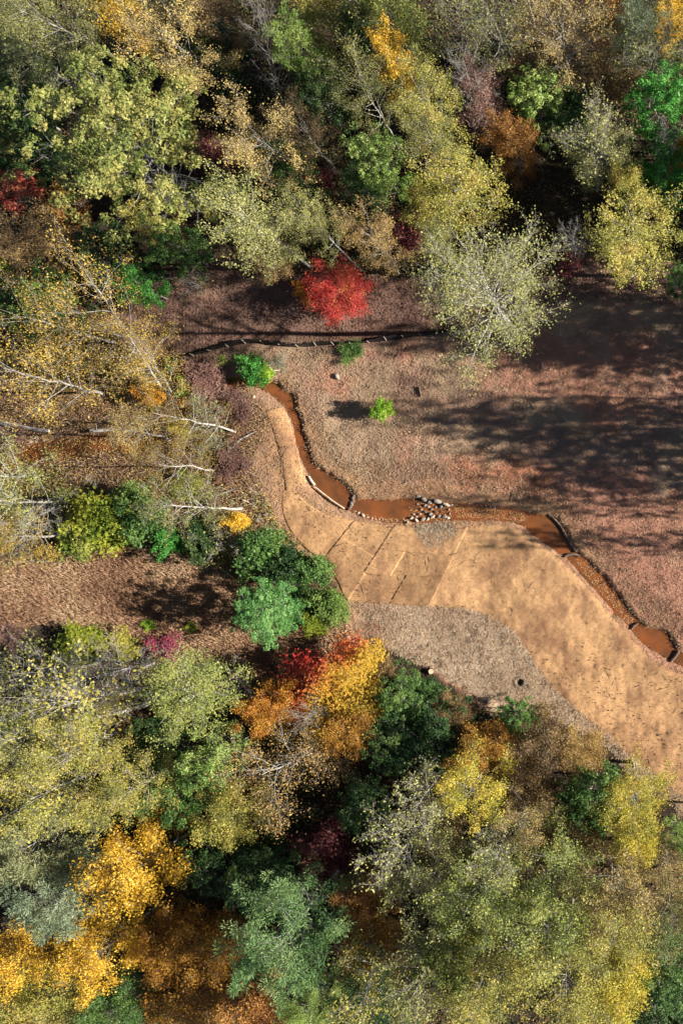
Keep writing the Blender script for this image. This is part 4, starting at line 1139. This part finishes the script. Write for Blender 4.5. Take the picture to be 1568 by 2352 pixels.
# gravel of the riffle
q, r = scatter([(1040, 1158), (1120, 1163), (1220, 1182), (1195, 1200), (1120, 1190), (1045, 1190)], 1300, 81)
q2, _ = scatter([(1318, 1284), (1350, 1292), (1460, 1428), (1452, 1446), (1400, 1388), (1335, 1312)], 900, 82)
q3, _ = scatter([(820, 1176), (850, 1185), (900, 1190), (935, 1190), (935, 1200), (880, 1198), (830, 1190)], 300, 83)
q4, _ = scatter([(940, 1140), (1036, 1150), (1036, 1196), (935, 1200)], 420, 84)
Q = np.concatenate([q, q2, q3, q4]); n = len(Q)
zq = np.where(in_poly(Q[:, 0], Q[:, 1], WATER), WATER_Z - .01, gheight(Q[:, 0], Q[:, 1]) + .02)
base_o = np.array([[1, 0, 0], [0, 1, 0], [-1, 0, 0], [0, -1, 0], [0, 0, .8], [.7, .7, -.3]])
sz = r.uniform(.03, .085, n)
ang = r.uniform(0, 6.28, n)
bx = base_o[:, 0][None] * np.cos(ang)[:, None] - base_o[:, 1][None] * np.sin(ang)[:, None]
by = base_o[:, 0][None] * np.sin(ang)[:, None] + base_o[:, 1][None] * np.cos(ang)[:, None]
Vg = np.stack([Q[:, 0:1] + bx * sz[:, None], Q[:, 1:2] + by * sz[:, None] * .8, zq[:, None] + base_o[:, 2][None] * sz[:, None]], -1).reshape(-1, 3)
fb = np.array([[0, 1, 4], [1, 2, 4], [2, 3, 4], [3, 0, 4]])
Fg = (np.arange(n)[:, None, None] * 6 + fb[None]).reshape(-1, 3)
grav = mesh_obj('gravel', Vg, Fg, straw_mat('gravel_stone', [(.16, .06, .022), (.30, .11, .035), (.40, .19, .07), (.56, .40, .22)]), rnd=np.repeat(r.random(n), 4))
tag(grav, 'orange and pale gravel of the stream riffles', 'gravel', kind='stuff')
for (px, py, d, lab) in [(774, 865, 15, 'tan rock alone in the clearing right of the root stump'), (594, 1191, 18, 'pale grey rock beside the golden bush'),
                         (583, 912, 8, 'small pale rock on the bank above the narrow mat')]:
    o = stone(px, py, d, None, m_stone if d > 10 else m_pale, name='rock'); tag(o, lab, 'rock', 'loose rocks')

# ---------------------------------------------------------------- logs, sills and stumps
m_log = flat_mat('weathered_log', (.40, .30, .20), (.68, .56, .42), 3)
m_grey = flat_mat('dead_wood', (.22, .18, .15), (.50, .45, .39), 3)
m_dark = flat_mat('dark_log', (.08, .05, .034), (.22, .14, .09), 3)
m_cut = flat_mat('cut_wood', (.55, .40, .24), (.78, .64, .46), 5)
def log(name, pts, r0, r1, mat, label, cat, z=.12, twigs=(), k=8):
    """pts in map units; lies on the ground"""
    V, Fq = VB(), []
    W_ = [(*g(px, py), 0) for px, py in pts]
    x0, y0 = W_[0][:2]
    zb = hz(x0, y0)
    e = np.array([[x - x0, y - y0, max(hz(x, y), WATER_Z) - zb + z] for x, y, _ in W_])
    n = len(e); tube(V, Fq, e, np.linspace(r0, r1, n), k)
    faces = [tuple(f) for f in np.concatenate(Fq)]
    nv = V.count
    faces += [tuple(range(k))[::-1], tuple(range(nv - k, nv))]
    o = mesh_obj(name, V.get(), faces, [mat, m_cut], smooth=False)
    o.data.polygons[len(faces) - 1].material_index = 1; o.data.polygons[len(faces) - 2].material_index = 1
    o.location = (x0, y0, zb)
    tag(o, label, cat)
    for tw in twigs:
        V, Fq = VB(), []
        e = np.array([[g(px, py)[0] - x0, g(px, py)[1] - y0, z + h_] for px, py, h_ in tw])
        tube(V, Fq, e, np.linspace(r1 * .7, .015, len(e)), 5)
        mesh_obj('branch', V.get(), np.concatenate(Fq), mat, parent=o)
    return o
log('edge_log', [(708, 1094), (713, 1103), (721, 1114)], .10, .12, m_log, 'short pale log at the stream corner by the narrow mat', 'log', z=.16)
log('edge_log', [(722, 1118), (742, 1134), (764, 1151), (790, 1168)], .06, .07, m_log, 'long pale log edging the pool above the dark sill', 'log', z=.22)
log('log_sill', [(1296, 1279), (1304, 1274), (1316, 1273), (1330, 1277)], .11, .13, m_dark, 'dark log sill below the shaded dark pool', 'log', z=.12)
log('log_sill', [(1449, 1446), (1455, 1438), (1464, 1432)], .09, .10, m_dark, 'short log sill above the last orange pool', 'log', z=.12)
log('log_sill', [(1540, 1520), (1549, 1510), (1558, 1496)], .13, .14, m_dark, 'dark log sill at the right edge closing the last pool', 'log', z=.12)
log('log_revetment', [(1263, 1182), (1286, 1207), (1304, 1240), (1322, 1268)], .09, .10, m_dark, 'long dark log lining the far bank of the shaded pool', 'log', z=.12)
log('dark_log', [(963, 890), (966, 902), (968, 912)], .10, .08, m_dark, 'short dark log lying in the clearing above the lone bush', 'log')
log('dark_stick', [(1243, 832), (1249, 848)], .05, .05, m_grey, 'thin pale stick in the shaded clearing right of the feathery tree', 'stick')
log('fallen_trunk', [(215, 991), (260, 988), (300, 989), (350, 986), (400, 984)], .17, .06, m_grey, 'long grey fallen trunk along the muddy stream at left', 'fallen trunk', z=.5,
    twigs=[[(300, 989, .1), (320, 970, .7), (345, 958, .9)], [(360, 986, .1), (350, 965, .6), (320, 957, .9)], [(230, 990, .1), (240, 975, .8), (252, 965, 1.2)], [(380, 985, 0), (395, 1000, .3)]])
log('fallen_trunk', [(-10, 970), (40, 977), (80, 986), (120, 991)], .2, .14, m_grey, 'thick grey fallen trunk entering from the left edge above the pool', 'fallen trunk', z=.4)
log('fallen_trunk', [(500, 1042), (530, 1028), (556, 1008), (590, 990)], .12, .05, m_grey, 'thin dead trunk lying on the bank left of the narrow mat', 'fallen trunk', z=.15,
    twigs=[[(530, 1028, 0), (518, 1052, .2)], [(556, 1008, 0), (575, 1006, .3)]])
log('dead_branch', [(500, 1137), (530, 1128), (548, 1118)], .08, .03, m_grey, 'dead pale branch on the bank left of the wide matting', 'branch', z=.15, twigs=[[(530, 1128, 0), (512, 1120, .3), (498, 1122, .4)]])
log('dead_branch', [(558, 1148), (578, 1156), (598, 1152)], .06, .03, m_log, 'forked white branch beside the wide matting', 'branch', z=.15, twigs=[[(578, 1156, 0), (585, 1164, .1)], [(570, 1153, 0), (572, 1146, .1)]])
log('dead_branch', [(30, 1296), (80, 1288), (130, 1291)], .06, .03, m_grey, 'thin grey branch at the upper left of the brown field', 'branch', z=.25, twigs=[[(80, 1288, 0), (88, 1262, .5), (92, 1245, .7)]])
log('green_pole', [(488, 1288), (524, 1314), (558, 1342)], .035, .03, flat_mat('pole_paint', (.36, .36, .06), (.52, .50, .12)), 'thin yellow-green pole in the shadow left of the cedar', 'pole', z=.35)

def stump(px, py, d, h, label, roots=5, mat=m_grey, shade=0):
    x, y = g(px, py); e = empty('tree_stump', (x, y, hz(x, y)))
    R_ = d * S / 2
    V, Fq = VB(), []
    tube(V, Fq, np.array([[0, 0, -.1], [0, 0, h * .4], [0, 0, h]]), [R_ * 1.4, R_ * 1.05, R_], 10)
    mesh_obj('trunk', V.get(), np.concatenate(Fq), mat, e)
    a = np.arange(10) * 2 * math.pi / 10
    mesh_obj('cut_face', np.c_[np.cos(a) * R_ * .98, np.sin(a) * R_ * .98, np.full(10, h + .004)], [tuple(range(10))], m_cut, e)
    for k in range(roots):
        V, Fq = VB(), []
        an = k * 6.283 / max(roots, 1) + srng.uniform(-.4, .4); ln = R_ * srng.uniform(2.2, 4)
        tube(V, Fq, np.array([[math.cos(an) * R_ * .6, math.sin(an) * R_ * .6, h * .4], [math.cos(an) * ln * .6, math.sin(an) * ln * .6, h * .2], [math.cos(an + .2) * ln, math.sin(an + .2) * ln, -.03]]), [R_ * .4, R_ * .25, R_ * .08], 5)
        mesh_obj('root', V.get(), np.concatenate(Fq), mat, e)
    tag(e, label, 'stump', 'stumps')
    return e
stump(614, 846, 17, .6, 'pale root stump with splayed roots beside the brilliant green bush', 6, m_log)
stump(991, 1541, 12, .35, 'freshly cut pale stump on the lower rim of the grey straw', 3, m_dark)
stump(803, 1463, 9, .3, 'small pale stump at the left rim of the grey straw', 3, m_grey)
# a dug planting hole: a dark soil collar with a deep pit
x, y = g(1193, 1567)
e = empty('planting_hole', (x, y, hz(x + .7, y)))
V, Fq = VB(), []
rr = [(.62, .03), (.46, .08), (.36, .07), (.27, -.25)]
a = np.arange(14) * 2 * math.pi / 14
for ra, zz_ in rr: V.add(np.c_[np.cos(a) * ra * (1 + .1 * np.sin(3 * a)), np.sin(a) * ra * (1 + .12 * np.cos(2 * a)), np.full(14, zz_)])
Fq = [(i * 14 + j, i * 14 + (j + 1) % 14, (i + 1) * 14 + (j + 1) % 14, (i + 1) * 14 + j) for i in range(3) for j in range(14)]
mesh_obj('soil_collar', V.get(), Fq, flat_mat('spoil_soil', (.10, .065, .04), (.28, .20, .13), 8), e)
mesh_obj('pit', np.c_[np.cos(a) * .29, np.sin(a) * .29, np.full(14, -.24)], [tuple(range(14))], flat_mat('pit_soil', (.03, .02, .014), (.06, .04, .03)), e)
tag(e, 'dark planting hole in the grey straw below the mats', 'hole')

# ---------------------------------------------------------------- silt fence
FL = smooth_line([(352, 842), (380, 836), (430, 822), (490, 805), (560, 790), (610, 788), (650, 793), (690, 797), (740, 793), (800, 790), (860, 785), (930, 777), (990, 768), (1030, 762)], 4)
m_fab, nt, N, L, bsdf = new_mat('black_silt_fabric')
bsdf.inputs['Base Color'].default_value = (.012, .012, .014, 1); bsdf.inputs['Roughness'].default_value = .45
FP = resamp([g(*p) for p in FL], 120)
x0, y0 = FP[0]
e = empty('silt_fence', (x0, y0, hz(x0, y0)))
tag(e, 'black fabric silt fence on stakes along the lower edge of the haul road', 'fence')
fz = gheight(FP[:, 0], FP[:, 1]) - e.location.z
r = np.random.default_rng(91)
hh = .72 + .08 * np.sin(np.arange(120) * .55) + r.normal(0, .02, 120)
hh[:4] *= .4
lean = .12 * np.sin(np.arange(120) * .21) + .1
rows = []
nrm = np.gradient(FP, axis=0); nrm = np.stack([-nrm[:, 1], nrm[:, 0]], -1); nrm /= np.linalg.norm(nrm, axis=1, keepdims=True)
for f in (-.25, 0, .45, .8, 1.0):
    off = nrm * (lean * max(f, 0) + (.28 if f < 0 else 0) + .03 * np.sin(np.arange(120) * 1.3) * f)[:, None]
    rows.append(np.c_[FP - np.array([x0, y0]) + off, fz + (np.full(120, .03) if f < 0 else hh * f)])
V = np.concatenate(rows)
Fq = np.array([[i * 120 + j, i * 120 + j + 1, (i + 1) * 120 + j + 1, (i + 1) * 120 + j] for i in range(4) for j in range(119)])
o = mesh_obj('fabric', V, Fq, m_fab, e)
md = o.modifiers.new('thickness', 'SOLIDIFY'); md.thickness = .012
m_post = flat_mat('stake_timber', (.36, .29, .21), (.52, .44, .34), 6)
for j in range(3, 120, 7):
    p = FP[j] - np.array([x0, y0]) - nrm[j] * .04
    zz = fz[j]; w = .02
    Vp = np.array([[p[0] + a_ * w, p[1] + b_ * w, zz + h_] for h_ in (-.1, hh[j] + .07) for a_, b_ in ((-1, -1), (1, -1), (1, 1), (-1, 1))])
    Vp[4:, :2] += nrm[j] * lean[j]
    mesh_obj('post', Vp, [(0, 1, 5, 4), (1, 2, 6, 5), (2, 3, 7, 6), (3, 0, 4, 7), (4, 5, 6, 7)], m_post, e)
